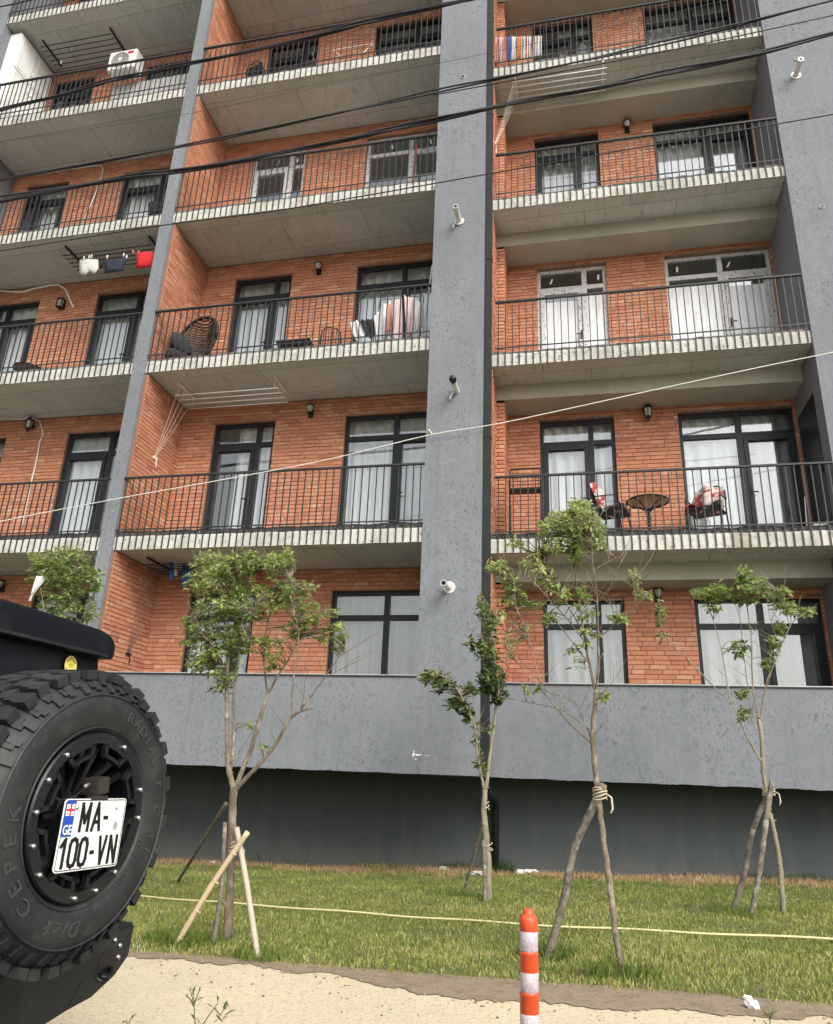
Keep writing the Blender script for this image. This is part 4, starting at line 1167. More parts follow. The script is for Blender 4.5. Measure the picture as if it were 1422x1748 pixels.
MB().tube([(-5.65, 10.75, zf4 + .36), (-5.45, 10.75, zf4 + .80), (-4.95, 10.75, zf4 + .82), (-5.2, 10.75, zf4 + .34), (-5.45, 10.75, zf4 + .80)], .016, 6).tube([(-5.65, 10.75, zf4 + .36), (-5.2, 10.75, zf4 + .34)], .014, 6).tube([(-4.75, 10.75, zf4 + .36), (-4.97, 10.75, zf4 + .92)], .016, 6).build('bicycle_frame', M['dark_cushion'], t, smooth=True)
MB().tube([(-4.97, 10.5, zf4 + .97), (-4.97, 10.75, zf4 + .94), (-4.97, 11.0, zf4 + .97)], .012, 6).build('handlebar', M['silver'], t)
MB().obox((-5.47, 10.75, zf4 + .88), (.12, 0, .01), (0, .07, 0), (0, 0, .025)).build('saddle', M['dark_cushion'], t, bevel=.01)
t = thing('folded_airer', (-4.3, 10.7, zf4), 'low white wire airer on the fourth-floor middle balcony', 'drying rack')
P4 = [at(569, 87, 10.7), at(583, 98, 10.7), at(636, 76, 10.7), at(620, 92, 10.7)]
MB().tube([P4[1], P4[0], P4[2], P4[3]], .009, 6).tube([P4[0] + np.array([0, .3, 0]), P4[2] + np.array([0, .3, 0])], .007, 6).tube([P4[0], P4[0] + np.array([0, .3, 0])], .007, 6).tube([P4[2], P4[2] + np.array([0, .3, 0])], .007, 6).build('wire_frame', M['white_paint'], t)
# left bay fourth floor: white cupboard, air conditioner, grey sheet
t = thing('white_cupboard', (-12.1, 10.7, zf4), 'tall white panelled cupboard at the left end of the fourth-floor left balcony', 'cupboard')
MB().box(XL0 + .003, -12.03, 10.20, 11.30, zf4 - .02, zf4 + 2.78).build('carcass', M['white_paint'], t)
for j, (ya, yb_) in enumerate(((10.22, 10.74), (10.76, 11.28))):
    for (za, zb_) in ((zf4 + .03, zf4 + 1.75), (zf4 + 1.79, zf4 + 2.74)):
        d = MB().box(-12.028, -12.008, ya, yb_, za, zb_).build('door', M['white_paint'], t, bevel=.003)
        MB().box(-12.006, -12.000, ya + .06, ya + .075, za + .06, zb_ - .06).box(-12.006, -12.0, yb_ - .075, yb_ - .06, za + .06, zb_ - .06).box(-12.006, -12.0, ya + .075, yb_ - .075, za + .06, za + .075).box(-12.006, -12.0, ya + .075, yb_ - .075, zb_ - .075, zb_ - .06).build('moulding', M['white_plastic'], d)
        hz = za + .2 if za > zf4 + 1 else zb_ - .25
        hy = yb_ - .05 if j == 0 else ya + .05
        MB().tube([(-12.005, hy, hz), (-11.97, hy, hz + .02), (-11.97, hy, hz + .10), (-12.005, hy, hz + .12)], .008, 6).build('handle', M['silver'], d)
t = thing('grey_sheet_stack', (-8.7, 10.9, zf4), 'grey ribbed sheets standing behind the fourth-floor left railing', 'building sheets')
mb = MB()
n = 60
prof = [(-9.95 + 2.5 * i / n, 10.98 + (.012 if i % 2 else -.012)) for i in range(n + 1)]
mb.prism([(a_, b_) for a_, b_ in prof] + [(a_, b_ + .05) for a_, b_ in reversed(prof)], lambda a_, b_, d_: (a_, b_, d_), zf4 + .42, zf4 + 1.62)
mb.build('sheet', M['grey_box'], t)
MB().box(-9.95, -7.45, 11.06, 11.25, zf4 - .02, zf4 + 1.60).build('backing', M['grey_box'], t)
ac = thing('air_conditioner', (-9.6, 10.9, zf4 + 1.66), 'white outdoor air conditioner unit with round fan on the fourth-floor left balcony', 'air conditioner')
ax0, ax1, ay0, ay1, az0, az1 = -9.92, -9.24, 10.62, 10.92, zf4 + 1.66, zf4 + 2.20
MB().box(ax0, ax1, ay0, ay1, az0, az1).build('casing', M['white_plastic'], ac, bevel=.012)
fc = (ax0 + .30, ay0 - .002, (az0 + az1) / 2)
MB().lathe([(.0, .23), (.012, .225), (.012, .20), (-.0, .20)], fc, (0, -1, 0), 32, closed=True).build('fan_ring', M['kerb'], ac)
MB().lathe([(.002, 0), (.002, .205)], fc, (0, -1, 0), 32).build('fan_recess', M['wire'], ac)
mb = MB()
for rr_ in (.05, .09, .13, .17): mb.lathe([(.010, rr_ - .004), (.014, rr_), (.010, rr_ + .004)], fc, (0, -1, 0), 28)
for i in range(10):
    a_ = i * math.pi / 10
    mb.tube([(fc[0] + .2 * math.cos(a_), fc[1] - .014, fc[2] + .2 * math.sin(a_)), (fc[0] - .2 * math.cos(a_), fc[1] - .014, fc[2] - .2 * math.sin(a_))], .003, 4)
mb.lathe([(.016, 0), (.018, .04), (.010, .042)], fc, (0, -1, 0), 20)
mb.build('grille', M['white_plastic'], ac)
MB().box(ax1 - .22, ax1 - .08, ay0 - .004, ay0 - .001, az1 - .13, az1 - .05).build('badge', M['red_logo'], ac)
for x in (ax0 + .12, ax1 - .12):
    MB().box(x - .02, x + .02, ay0 + .02, 11.3, az0 - .035, az0 - .003).build('bracket', M['white_plastic'], ac)
# small black pot on the third-floor left balcony
q = at(265, 358, 10.7)
setp(MB().lathe([(-.30, 0), (-.30, .10), (.04, .14), (.06, .15), (.06, .13), (.0, 0)], q, (0, 0, 1), 16).build('plant_pot', M['dark_cushion'], origin=q, smooth=True), 'black pot beside the right window on the third-floor left balcony', 'pot')

# ------------------------------------------------------------------ overhead cables and rope
def cable(name, pts, r, m, label, cat, Y, strands=1, tw=0, group='overhead cables'):
    t0 = []
    P_ = [at(a, b, Y) for a, b in pts]
    # smooth by Catmull-Rom
    out = []
    for i in range(len(P_) - 1):
        p0, p1, p2, p3 = P_[max(i - 1, 0)], P_[i], P_[i + 1], P_[min(i + 2, len(P_) - 1)]
        for s in np.linspace(0, 1, 13)[:-1]:
            out.append(.5 * ((2 * p1) + (-p0 + p2) * s + (2 * p0 - 5 * p1 + 4 * p2 - p3) * s * s + (-p0 + 3 * p1 - 3 * p2 + p3) * s ** 3))
    out.append(P_[-1])
    mb = MB()
    for k in range(strands):
        pp = []
        L = 0
        for i, q in enumerate(out):
            if i: L += np.linalg.norm(q - out[i - 1])
            a_ = tw * L + k * 2 * math.pi / strands
            e = (r * 1.25 if strands > 1 else 0) * (1 + .5 * math.sin(L * 1.9 + k))
            pp.append(q + np.array([0, e * math.cos(a_), e * math.sin(a_)]))
        mb.tube(pp, r, 6)
    return setp(mb.build(name, m, origin=out[0], smooth=True), label, cat, group)
cable('cable', [(-120, 222), (0, 190), (100, 165), (200, 137), (360, 103), (497, 73), (635, 37), (716, 18), (816, -2), (1000, -45)], .014, M['cable'], 'thick black cable bundle crossing the top left of the facade', 'cable', 7.0, 3, 1.6)
cable('cable', [(-120, 332), (0, 309), (150, 282), (290, 255), (480, 216), (748, 157), (860, 134), (1128, 76), (1422, 2), (1600, -45)], .0115, M['cable'], 'double black cable crossing just above the thickest bundle at right', 'cable', 7.1, 2, 1.1)
cable('cable', [(-120, 368), (0, 346), (209, 306), (300, 294), (480, 262), (860, 181), (1000, 156), (1128, 128), (1290, 95), (1422, 59), (1600, 10)], .0145, M['cable'], 'thick sagging black cable bundle crossing the whole facade', 'cable', 6.9, 3, 1.3)
cable('cable', [(-120, 447), (0, 430), (294, 384), (480, 360), (860, 294), (1100, 252), (1422, 197), (1600, 165)], .0075, M['cable'], 'single thin black cable below the thick bundles', 'cable', 7.2)
cable('cable', [(740, 164), (800, 153), (1000, 116), (1200, 76), (1422, 28), (1600, -12)], .007, M['cable'], 'thin black cable close under the double cable at right', 'cable', 7.15)
cable('cable', [(-120, 30), (0, 13), (64, -1), (150, -20)], .012, M['cable'], 'short run of black cable across the top left corner', 'cable', 7.3)
cable('wire', [(-60, 252), (300, 199), (500, 159), (860, 87), (1100, 35), (1300, -12)], .003, M['wire'], 'very thin grey wire between the upper cables', 'wire', 7.4)
cable('rope', [(-120, 921), (0, 892), (200, 853), (400, 817), (560, 786), (735, 744), (860, 723), (1100, 671), (1300, 628), (1422, 603), (1600, 565)], .0065, M['white_rope'], 'white rope stretched diagonally across the first-floor balconies', 'rope', 9.90, group=None)
q = at(735, 741, YF)
setp(MB().lathe([(0, .0), (0, .025), (.012, .022), (.05, .008), (.10, .008), (.105, .014), (.11, 0)], q, (0, -1, 0), 12).build('rope_hook', M['white_plastic'], origin=q), 'small white hook on the wide column holding the rope', 'hook')

# ================================================================== TREES
def mesh_attr(name, V, F, R, m, parent, smooth=False):
    o0 = root_origin(parent)
    me = bpy.data.meshes.new(name)
    me.from_pydata([tuple(np.asarray(v) - o0) for v in V], [], F)
    a = me.attributes.new('rnd', 'FLOAT', 'POINT'); a.data.foreach_set('value', R)
    me.materials.append(m); me.update()
    if smooth: me.polygons.foreach_set('use_smooth', [True] * len(me.polygons))
    o = bpy.data.objects.new(name, me); COL.objects.link(o); o.parent = parent
    return o
def tree(label, basepx, Y, limbs, clusters, lsize, lm, bark, seed, ypull=.35, base_pt=None, bias=.45, thin=.65):
    """limbs: (list of px points, r0, r1, optional Y shift at end); clusters: (cx,cy,rx,ry,n_twigs)"""
    rr = random.Random(seed)
    base = base_pt if base_pt is not None else ong(*basepx)
    t = thing('young_tree', base, label, 'tree', 'young staked trees on the lawn')
    mb = MB(); joints = []; allp = []
    for L in limbs:
        pts, r0, r1 = L[:3]
        r0, r1 = max(r0 * thin, .0032), max(r1 * thin, .0026)
        ysh = L[3] if len(L) > 3 else rr.uniform(-.25, .25)
        ys0 = L[4] if len(L) > 4 else 0.0
        P_ = []
        n = len(pts)
        for i, (a_, b_) in enumerate(pts):
            f = i / (n - 1)
            P_.append(at(a_, b_, Y + ys0 + (ysh - ys0) * f))
        out = []
        for i in range(n - 1):
            p0, p1, p2, p3 = P_[max(i - 1, 0)], P_[i], P_[i + 1], P_[min(i + 2, n - 1)]
            for s in np.linspace(0, 1, 6)[:-1]:
                q = .5 * ((2 * p1) + (-p0 + p2) * s + (2 * p0 - 5 * p1 + 4 * p2 - p3) * s * s + (-p0 + 3 * p1 - 3 * p2 + p3) * s ** 3)
                out.append(q + np.array([rr.uniform(-1, 1), rr.uniform(-1, 1), 0]) * .003)
        out.append(P_[-1])
        rad = [r0 + (r1 - r0) * i / (len(out) - 1) for i in range(len(out))]
        rad = [x * rr.uniform(.92, 1.1) for x in rad]
        mb.tube(out, rad, 8)
        allp += list(zip(out, rad))
        joints += [(q, r_) for q, r_ in zip(out, rad) if r_ < .015]
    tw = MB()
    LV = []; LF = []; LR = []
    JP = np.array([j[0] for j in joints])
    def leaf(p_, d, size, tone):
        d = d / (np.linalg.norm(d) + 1e-9)
        up = np.array([rr.uniform(-.5, .5), rr.uniform(-.5, .5), 1.0])
        side = np.cross(d, up); side /= np.linalg.norm(side) + 1e-9
        nn = np.cross(side, d)
        L = size * rr.choice((.5, .7, .85, 1.0, 1.0, 1.15, 1.35)) * rr.uniform(.85, 1.15); W = L * rr.uniform(.19, .30)
        dr = -L * rr.uniform(.05, .38)
        c1 = p_ + d * L * .45 + nn * .05 * L
        tip = p_ + d * L + nn * dr
        lf = p_ + d * L * .48 + side * W - nn * .10 * L * rr.uniform(.3, 1.6)
        rt = p_ + d * L * .48 - side * W - nn * .10 * L * rr.uniform(.3, 1.6)
        lf2 = p_ + d * L * .78 + side * W * .62 + nn * dr * .7
        rt2 = p_ + d * L * .78 - side * W * .62 + nn * dr * .7
        b = len(LV)
        LV.extend([p_, lf, lf2, tip, rt2, rt, c1])
        LF.extend([(b, b + 6, b + 1), (b + 6, b + 2, b + 1), (b + 6, b + 3, b + 2), (b, b + 5, b + 6), (b + 6, b + 5, b + 4), (b + 6, b + 4, b + 3)])
        LR.extend([min(1, max(0, tone + rr.gauss(0, .13)))] * 7)
    for q, r_ in joints:
        if rr.random() < .22:
            d = np.array([rr.uniform(-1, 1), rr.uniform(-.9, .9), rr.uniform(.1, 1.3)]); d /= np.linalg.norm(d)
            L = rr.uniform(.10, .38)
            k = q + d * L * .5 + np.array([0, 0, .03])
            e = q + d * L + np.array([rr.uniform(-.04, .04), 0, .08])
            tw.tube([q, k, e], [.0034, .0026, .0012], 4, cap=False)
            if rr.random() < .5: tw.tube([k, k + (e - k) * .5 + np.array([rr.uniform(-.05, .05), rr.uniform(-.05, .05), .02]), k + (e - k) * .8 + np.array([rr.uniform(-.1, .1), rr.uniform(-.1, .1), .05])], [.0024, .0018, .001], 4, cap=False)
    for (cx, cy, rx, ry, nt, *ex) in clusters:
        tone = ex[0] if ex else bias
        dens = ex[1] if len(ex) > 1 else 8
        c = at(cx, cy, Y)
        scale = np.linalg.norm(c - EYE) / FPX
        for i in range(int(nt * 1.5 + .5)):
            while True:
                a_, b_, d_ = rr.uniform(-1, 1), rr.uniform(-1, 1), rr.uniform(-1, 1)
                if a_ * a_ + b_ * b_ + d_ * d_ < 1: break
            end = at(cx + a_ * rx, cy + b_ * ry, Y + d_ * ypull * min(1.0, rx * scale / .3 + .3))
            dist = np.linalg.norm(JP - end, axis=1) + (JP[:, 2] - end[2]).clip(0) * 2 + rr.uniform(0, .06)
            s0 = JP[int(np.argmin(dist))]
            mid = (s0 + end) / 2 + np.array([rr.uniform(-.05, .05), rr.uniform(-.05, .05), rr.uniform(-.02, .06)])
            tp = [s0 + (mid - s0) * .5 + np.array([0, 0, .01]), mid, (mid + end) / 2 + np.array([0, 0, .012]), end]
            tp = [s0] + tp
            tw.tube(tp, [.0045, .004, .0033, .0026, .0016], 4, cap=False)
            ln = np.linalg.norm(end - mid)
            for j in range(dens):
                f = 1 - (j / dens) * rr.uniform(.75, 1.1)
                f = max(f, 0)
                q = mid + (end - mid) * f
                ax = end - mid
                d = ax / (np.linalg.norm(ax) + 1e-9) * .7 + np.array([rr.uniform(-1, 1), rr.uniform(-1, 1), rr.uniform(-.55, .75)])
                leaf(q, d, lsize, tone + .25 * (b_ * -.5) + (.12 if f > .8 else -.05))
    for q, r_ in allp:
        if r_ > .008 and rr.random() < .16:
            d = np.array([rr.uniform(-1, 1), rr.uniform(-1, 1), rr.uniform(0, .8)]); d /= np.linalg.norm(d)
            mb.tube([q + d * r_ * .5, q + d * r_ * 1.25, q + d * (r_ * 1.3 + rr.uniform(.002, .02))], [r_ * .55, r_ * .35, r_ * .18], 6)
    tr = mb.build('trunk', bark, t, smooth=True)
    setp(tw.build('twigs', bark, tr, smooth=True), kind='stuff')
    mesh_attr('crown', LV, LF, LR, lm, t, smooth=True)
    return t
T1Y = 5.78
tree('fullest young tree beside the black vehicle, held by pale bamboo stakes', (388, 1614), T1Y, [
    ([(388, 1618), (391, 1560), (394, 1490), (396, 1420), (398, 1375), (400, 1345)], .050, .042, 0),
    ([(400, 1352), (390, 1310), (388, 1270), (387, 1191), (389, 1120), (389, 1069), (392, 1010), (398, 960)], .034, .008, -.05),
    ([(391, 1326), (396, 1296), (400, 1240), (399, 1195), (403, 1150), (407, 1100), (405, 1066)], .022, .011, .1, 0),
    ([(401, 1352), (410, 1325), (429, 1280), (445, 1225), (458, 1183)], .032, .018, .1),
    ([(458, 1185), (452, 1150), (451, 1100), (462, 1040), (470, 990), (472, 955)], .015, .005, .2, .1),
    ([(458, 1185), (478, 1150), (492, 1128), (503, 1107), (512, 1090)], .014, .007, 0, .1),
    ([(402, 1350), (420, 1330), (437, 1313), (471, 1271), (498, 1225), (534, 1210)], .028, .012, -.15),
    ([(498, 1227), (500, 1170), (505, 1130), (509, 1077), (500, 1040), (495, 990)], .012, .004, -.1, -.13),
    ([(513, 1213), (535, 1185), (555, 1157), (575, 1128), (592, 1110)], .010, .003, -.2, -.14),
    ([(389, 1150), (365, 1110), (345, 1085), (325, 1065)], .010, .004, -.2),
    ([(389, 1080), (370, 1030), (350, 985), (335, 955)], .010, .004, .1),
    ([(390, 1060), (415, 1010), (430, 970), (433, 945)], .010, .004, .15),
    ([(405, 1110), (425, 1070), (440, 1030)], .008, .004, -.2)],
    [(365, 965, 42, 22, 46, .68), (352, 998, 42, 26, 44, .6), (400, 980, 40, 32, 48, .5), (425, 960, 25, 20, 18, .55), (375, 1035, 52, 28, 50, .55), (425, 1030, 38, 40, 50, .42), (345, 1075, 34, 26, 26, .45),
     (345, 1120, 30, 22, 26, .55), (375, 1095, 38, 28, 28, .42), (410, 1095, 30, 30, 26, .4), (375, 1150, 28, 20, 16, .45), (325, 1060, 22, 10, 8, .5), (320, 1098, 14, 12, 6, .6), (335, 1140, 20, 15, 9, .5),
     (470, 965, 26, 26, 26, .55), (492, 945, 12, 14, 8, .6), (485, 1005, 34, 22, 22, .5), (468, 1035, 26, 18, 14, .6), (515, 1030, 28, 22, 22, .55), (530, 1058, 30, 14, 14, .5), (500, 1075, 22, 14, 14, .4), (468, 1100, 24, 12, 12, .6), (462, 1130, 12, 12, 6, .5),
     (535, 1008, 10, 14, 6, .6), (575, 1045, 10, 12, 4, .6), (577, 1085, 14, 32, 20, .5), (552, 1090, 8, 10, 4, .4), (372, 1175, 16, 10, 6, .5), (427, 1240, 6, 6, 2, .7, 4), (447, 1270, 8, 6, 2, .5, 4)],
    .046, M['leaf'], M['bark'], 101, thin=.70)
tree('small dark-leaved young tree in front of the wide grey column', (834, 1540), 8.53, [
    ([(834, 1543), (833, 1480), (829, 1420), (826, 1385), (828, 1350)], .058, .040, 0),
    ([(827, 1352), (821, 1322), (815, 1290), (813, 1255), (806, 1230), (790, 1195), (772, 1168), (752, 1155)], .026, .006, -.2),
    ([(829, 1352), (834, 1312), (839, 1270), (843, 1240), (848, 1190), (846, 1150), (842, 1100), (838, 1050)], .034, .009, .1),
    ([(844, 1150), (830, 1110), (815, 1085), (795, 1100)], .010, .004, -.1),
    ([(842, 1100), (832, 1060), (822, 1030), (818, 1010)], .009, .004, .1)],
    [(735, 1160, 20, 16, 18, .55), (757, 1172, 24, 18, 24, .35), (780, 1200, 20, 18, 18, .3), (797, 1225, 10, 10, 6, .3), (800, 1218, 14, 8, 6, .3), (838, 1160, 24, 30, 52, .3), (850, 1185, 16, 20, 26, .25), (835, 1110, 22, 28, 34, .42), (808, 1100, 16, 14, 10, .55), (843, 1065, 20, 24, 18, .5), (822, 1040, 14, 20, 10, .6), (808, 1180, 18, 12, 10, .35), (815, 1255, 8, 24, 7, .5, 4), (818, 1310, 10, 22, 8, .5, 4), (838, 1250, 8, 14, 4, .5, 4)],
    .062, M['leaf_dark'], M['bark_pale'], 102, thin=.66)
T3Y = 5.70
tree('tall thin young tree tied to one crooked stake behind the orange post', (1062, 1666), T3Y, [
    ([(1063, 1668), (1055, 1620), (1049, 1580), (1041, 1510), (1034, 1462), (1027, 1410), (1020, 1350), (1014, 1289), (1011, 1250)], .031, .030, 0, -.2),
    ([(1011, 1262), (1015, 1215), (1017, 1180)], .027, .022, 0),
    ([(1017, 1185), (1005, 1130), (996, 1080), (986, 1010), (980, 950), (978, 905), (985, 870)], .017, .004, .12),
    ([(1017, 1182), (1022, 1140), (1021, 1080), (1020, 1030), (1012, 960), (1010, 910)], .014, .004, -.15),
    ([(1008, 1268), (985, 1248), (962, 1225), (924, 1180), (895, 1148), (863, 1103), (846, 1050)], .013, .003, -.25),
    ([(1010, 1262), (998, 1235), (988, 1210), (975, 1195), (930, 1182)], .012, .004, .1),
    ([(924, 1180), (910, 1120), (895, 1070), (880, 1035), (876, 1000)], .008, .003, -.1, -.15),
    ([(1006, 1135), (975, 1095), (950, 1065), (931, 1048), (889, 1020), (862, 990)], .009, .003, .2),
    ([(1000, 1100), (970, 1060), (940, 1028), (914, 999), (895, 985)], .008, .003, -.2),
    ([(1012, 1110), (985, 1062), (957, 1016), (935, 975), (923, 953)], .008, .003, .05),
    ([(1021, 1090), (1040, 1076), (1060, 1060), (1083, 1038), (1103, 1020)], .008, .003, -.1),
    ([(1083, 1038), (1085, 1018), (1080, 992)], .005, .003, -.15, -.1),
    ([(1014, 975), (1030, 965), (1046, 957), (1063, 950)], .005, .002, .1),
    ([(1012, 1040), (1025, 1025), (1038, 1010), (1046, 996)], .005, .002, -.1),
    ([(1010, 1250), (960, 1215), (900, 1200), (850, 1190)], .006, .002, .2)],
    [(992, 868, 26, 16, 24, .72), (960, 890, 34, 18, 36, .66), (1005, 900, 28, 20, 26, .6), (935, 905, 24, 16, 16, .72), (975, 915, 36, 22, 34, .45), (1010, 930, 20, 24, 24, .6), (940, 940, 22, 14, 16, .68), (910, 960, 22, 16, 14, .75), (985, 950, 20, 22, 16, .55), (925, 985, 22, 16, 14, .7), (872, 926, 10, 8, 4, .7),
     (848, 972, 22, 14, 16, .6), (872, 990, 20, 12, 8, .6), (875, 1015, 22, 18, 24, .5), (900, 1035, 18, 10, 10, .5), (865, 1040, 26, 26, 10, .8, 3), (878, 1080, 34, 26, 12, .8, 3), (860, 1115, 22, 20, 8, .75, 3), (1083, 992, 9, 14, 8, .75), (1098, 1018, 12, 6, 7, .65), (1056, 1060, 20, 8, 8, .6), (935, 1060, 14, 18, 6, .55), (965, 1015, 30, 18, 8, .6), (1000, 1025, 20, 36, 10, .55), (1005, 1080, 20, 20, 8, .6), (985, 1120, 20, 25, 6, .6, 4), (1034, 1193, 8, 9, 4, .55), (905, 1180, 16, 10, 4, .6, 4), (945, 1010, 10, 10, 4, .6)],
    .044, M['leaf'], M['bark'], 103, thin=.64)
tree('slender young tree on three rough poles at the right', (1337, 1564), 8.33, [
    ([(1338, 1567), (1334, 1510), (1329, 1460), (1320, 1415), (1312, 1385), (1306, 1344), (1302, 1303), (1300, 1261), (1295, 1229)], .046, .036, 0),
    ([(1301, 1305), (1289, 1283), (1276, 1261), (1262, 1230), (1249, 1205), (1208, 1163), (1170, 1122), (1142, 1095), (1128, 1068), (1127, 1035)], .018, .004, -.2),
    ([(1248, 1203), (1240, 1157), (1231, 1110), (1220, 1068), (1205, 1030)], .013, .004, .1, -.1),
    ([(1296, 1232), (1285, 1172), (1283, 1098), (1277, 1048), (1272, 1000)], .018, .005, .15),
    ([(1297, 1232), (1303, 1195), (1309, 1166), (1320, 1138), (1332, 1110), (1350, 1068), (1366, 1055), (1382, 1046)], .017, .004, -.15),
    ([(1294, 1255), (1283, 1230), (1276, 1172), (1267, 1098), (1264, 1062), (1250, 1020)], .010, .004, .2),
    ([(1330, 1100), (1318, 1070), (1310, 1030)], .007, .003, .1, -.1),
    ([(1349, 1070), (1338, 1040), (1330, 1012)], .007, .003, -.1, -.1)],
    [(1200, 1010, 24, 14, 15, .5), (1230, 1012, 20, 18, 16, .45), (1275, 1010, 28, 26, 40, .35), (1270, 980, 16, 14, 12, .5), (1298, 1000, 14, 14, 10, .4), (1330, 1014, 22, 14, 16, .5), (1352, 1040, 26, 14, 18, .55), (1378, 1045, 10, 8, 6, .6), (1127, 1050, 7, 26, 10, .5), (1130, 1090, 8, 8, 3, .5, 4), (1264, 1108, 13, 14, 10, .3), (1318, 1105, 14, 18, 8, .4), (1310, 1135, 10, 12, 5, .4), (1268, 1188, 10, 10, 5, .3), (1268, 1222, 8, 14, 6, .35), (1220, 1040, 22, 10, 6, .5), (1330, 1075, 12, 12, 5, .4)],
    .058, M['leaf'], M['bark_pale'], 104, thin=.54)
b5 = at(108, 1040, 8.6); b5[2] = gz(b5[0])
tree('bushy young tree half hidden behind the black vehicle roof', None, 8.6, [
    ([(72, 1530), (85, 1350), (98, 1180), (105, 1110)], .045, .03, 0),
    ([(105, 1112), (98, 1050), (92, 1000), (95, 950)], .018, .005, .1),
    ([(105, 1112), (122, 1060), (135, 1010), (140, 960)], .018, .005, -.1),
    ([(106, 1110), (140, 1060), (160, 1020), (168, 985)], .014, .004, .1),
    ([(104, 1110), (80, 1060), (68, 1000)], .012, .004, -.2)],
    [(112, 955, 46, 24, 70, .55), (82, 985, 38, 28, 60, .45), (130, 990, 40, 30, 66, .38), (100, 1025, 42, 26, 56, .42), (130, 1050, 36, 26, 34, .45, 5), (162, 990, 16, 26, 20, .5), (162, 1035, 16, 28, 14, .45, 4), (60, 955, 14, 12, 9, .6), (90, 1060, 28, 14, 26, .45)],
    .058, M['leaf'], M['bark_pale'], 105, base_pt=np.array([at(72, 1530, 8.6)[0], 8.6, gz(at(72, 1530, 8.6)[0]) - .02]))

# ------------------------------------------------------------------ stakes and ties
def stake(pts, Y0, Y1, r, m, label, nodes=False, group='tree stakes'):
    n = len(pts)
    ground = ong(*pts[-1])
    P_ = []
    for i, (a_, b_) in enumerate(pts):
        f = i / (n - 1)
        P_.append(at(a_, b_, Y0 + (ground[1] - Y0) * f))
    P_[-1] = ground.copy(); P_[-1][2] -= .05
    out = []
    for i in range(n - 1):
        p0, p1, p2, p3 = P_[max(i - 1, 0)], P_[i], P_[i + 1], P_[min(i + 2, n - 1)]
        for s in np.linspace(0, 1, 9)[:-1]:
            out.append(.5 * ((2 * p1) + (-p0 + p2) * s + (2 * p0 - 5 * p1 + 4 * p2 - p3) * s * s + (-p0 + 3 * p1 - 3 * p2 + p3) * s ** 3))
    out.append(P_[-1])
    rad = [r * random.uniform(.93, 1.08) for _ in out] if not nodes else [r * (1.0 + .06 * (i % 4 == 0)) for i in range(len(out))]
    o = MB().tube(out, rad, 10).build('tree_stake', m, origin=ground, smooth=True)
    if nodes:
        mb = MB()
        tot = sum(np.linalg.norm(out[i + 1] - out[i]) for i in range(len(out) - 1))
        d = (out[-1] - out[0]) / np.linalg.norm(out[-1] - out[0])
        for s in (.18, .42, .66, .88):
            mb.lathe([(-.006, r * .98), (-.003, r * 1.13), (.003, r * 1.13), (.006, r * .98)], out[0] + (out[-1] - out[0]) * s, d, 12)
        mb.build('node_ring', m, o, smooth=True)
    return setp(o, label, 'stake', group)
stake([(423, 1422), (360, 1515), (295, 1614)], 5.60, None, .020, M['bamboo'], 'tan bamboo stake leaning left across the fullest tree', True)
stake([(404, 1415), (421, 1510), (443, 1632)], 5.70, None, .020, M['peeled'], 'pale peeled stake leaning right below the fullest tree', True)
stake([(386, 1374), (345, 1440), (302, 1503)], 5.95, None, .017, M['stake'], 'long dark stake slanting back from the fullest tree')
stake([(384, 1405), (381, 1480), (375, 1540), (364, 1615)], 5.70, None, .016, M['stake'], 'thin upright bark stake just left of the fullest trunk')
stake([(828, 1390), (812, 1450), (791, 1520)], 8.62, None, .018, M['stake'], 'slanting stake left of the small dark-leaved tree')
stake([(826, 1436), (827, 1490), (828, 1541)], 8.45, None, .022, M['stake'], 'short upright stake touching the small dark-leaved tree')
stake([(1031, 1341), (1005, 1395), (980, 1452), (962, 1540), (930, 1636)], 5.60, None, .026, M['stake'], 'thick crooked bark stake behind the orange post')
stake([(1310, 1358), (1286, 1416), (1276, 1464), (1269, 1500), (1246, 1556)], 8.30, None, .025, M['stake'], 'left crooked grey pole of the right-hand tree')
stake([(1318, 1336), (1309, 1392), (1298, 1475), (1280, 1566)], 8.20, None, .026, M['stake'], 'middle knotted pole of the right-hand tree')
def tie(px, py, Y, r, label, n=4, tail=True, m='rope'):
    c = at(px, py, Y)
    pts = []
    for i in range(n * 16 + 1):
        a_ = 2 * math.pi * i / 16
        pts.append(c + np.array([r * math.cos(a_) * (1 + .08 * math.sin(i)), r * math.sin(a_), -.035 + .07 * i / (n * 16) + .012 * math.sin(a_ + i * .05)]))
    o = MB().tube(pts, .0045, 6)
    if tail:
        o.tube([c + np.array([r, -r * .3, 0]), c + np.array([r + .03, -r * .6, -.02]), c + np.array([r + .035, -r * .6, -.09]), c + np.array([r + .02, -r * .6, -.12])], .007, 6)
    return setp(o.build('rope_tie', M[m], origin=c, smooth=True), label, 'rope', 'ropes tying trees to stakes')
tie(403, 1447, T1Y - .05, .048, 'pale rope tying the bamboo stakes to the fullest tree', 3)
tie(829, 1378, 8.53, .036, 'thin rope round the small dark-leaved tree', 2, False)
tie(832, 1447, 8.50, .05, 'thin cord low on the small dark-leaved tree', 1, False)
tie(1024, 1357, T3Y - .07, .045, 'thick rope knot on the tall thin tree with a hanging end', 5)
tie(1312, 1353, 8.28, .055, 'frayed rope bundle holding the three poles of the right-hand tree', 5)

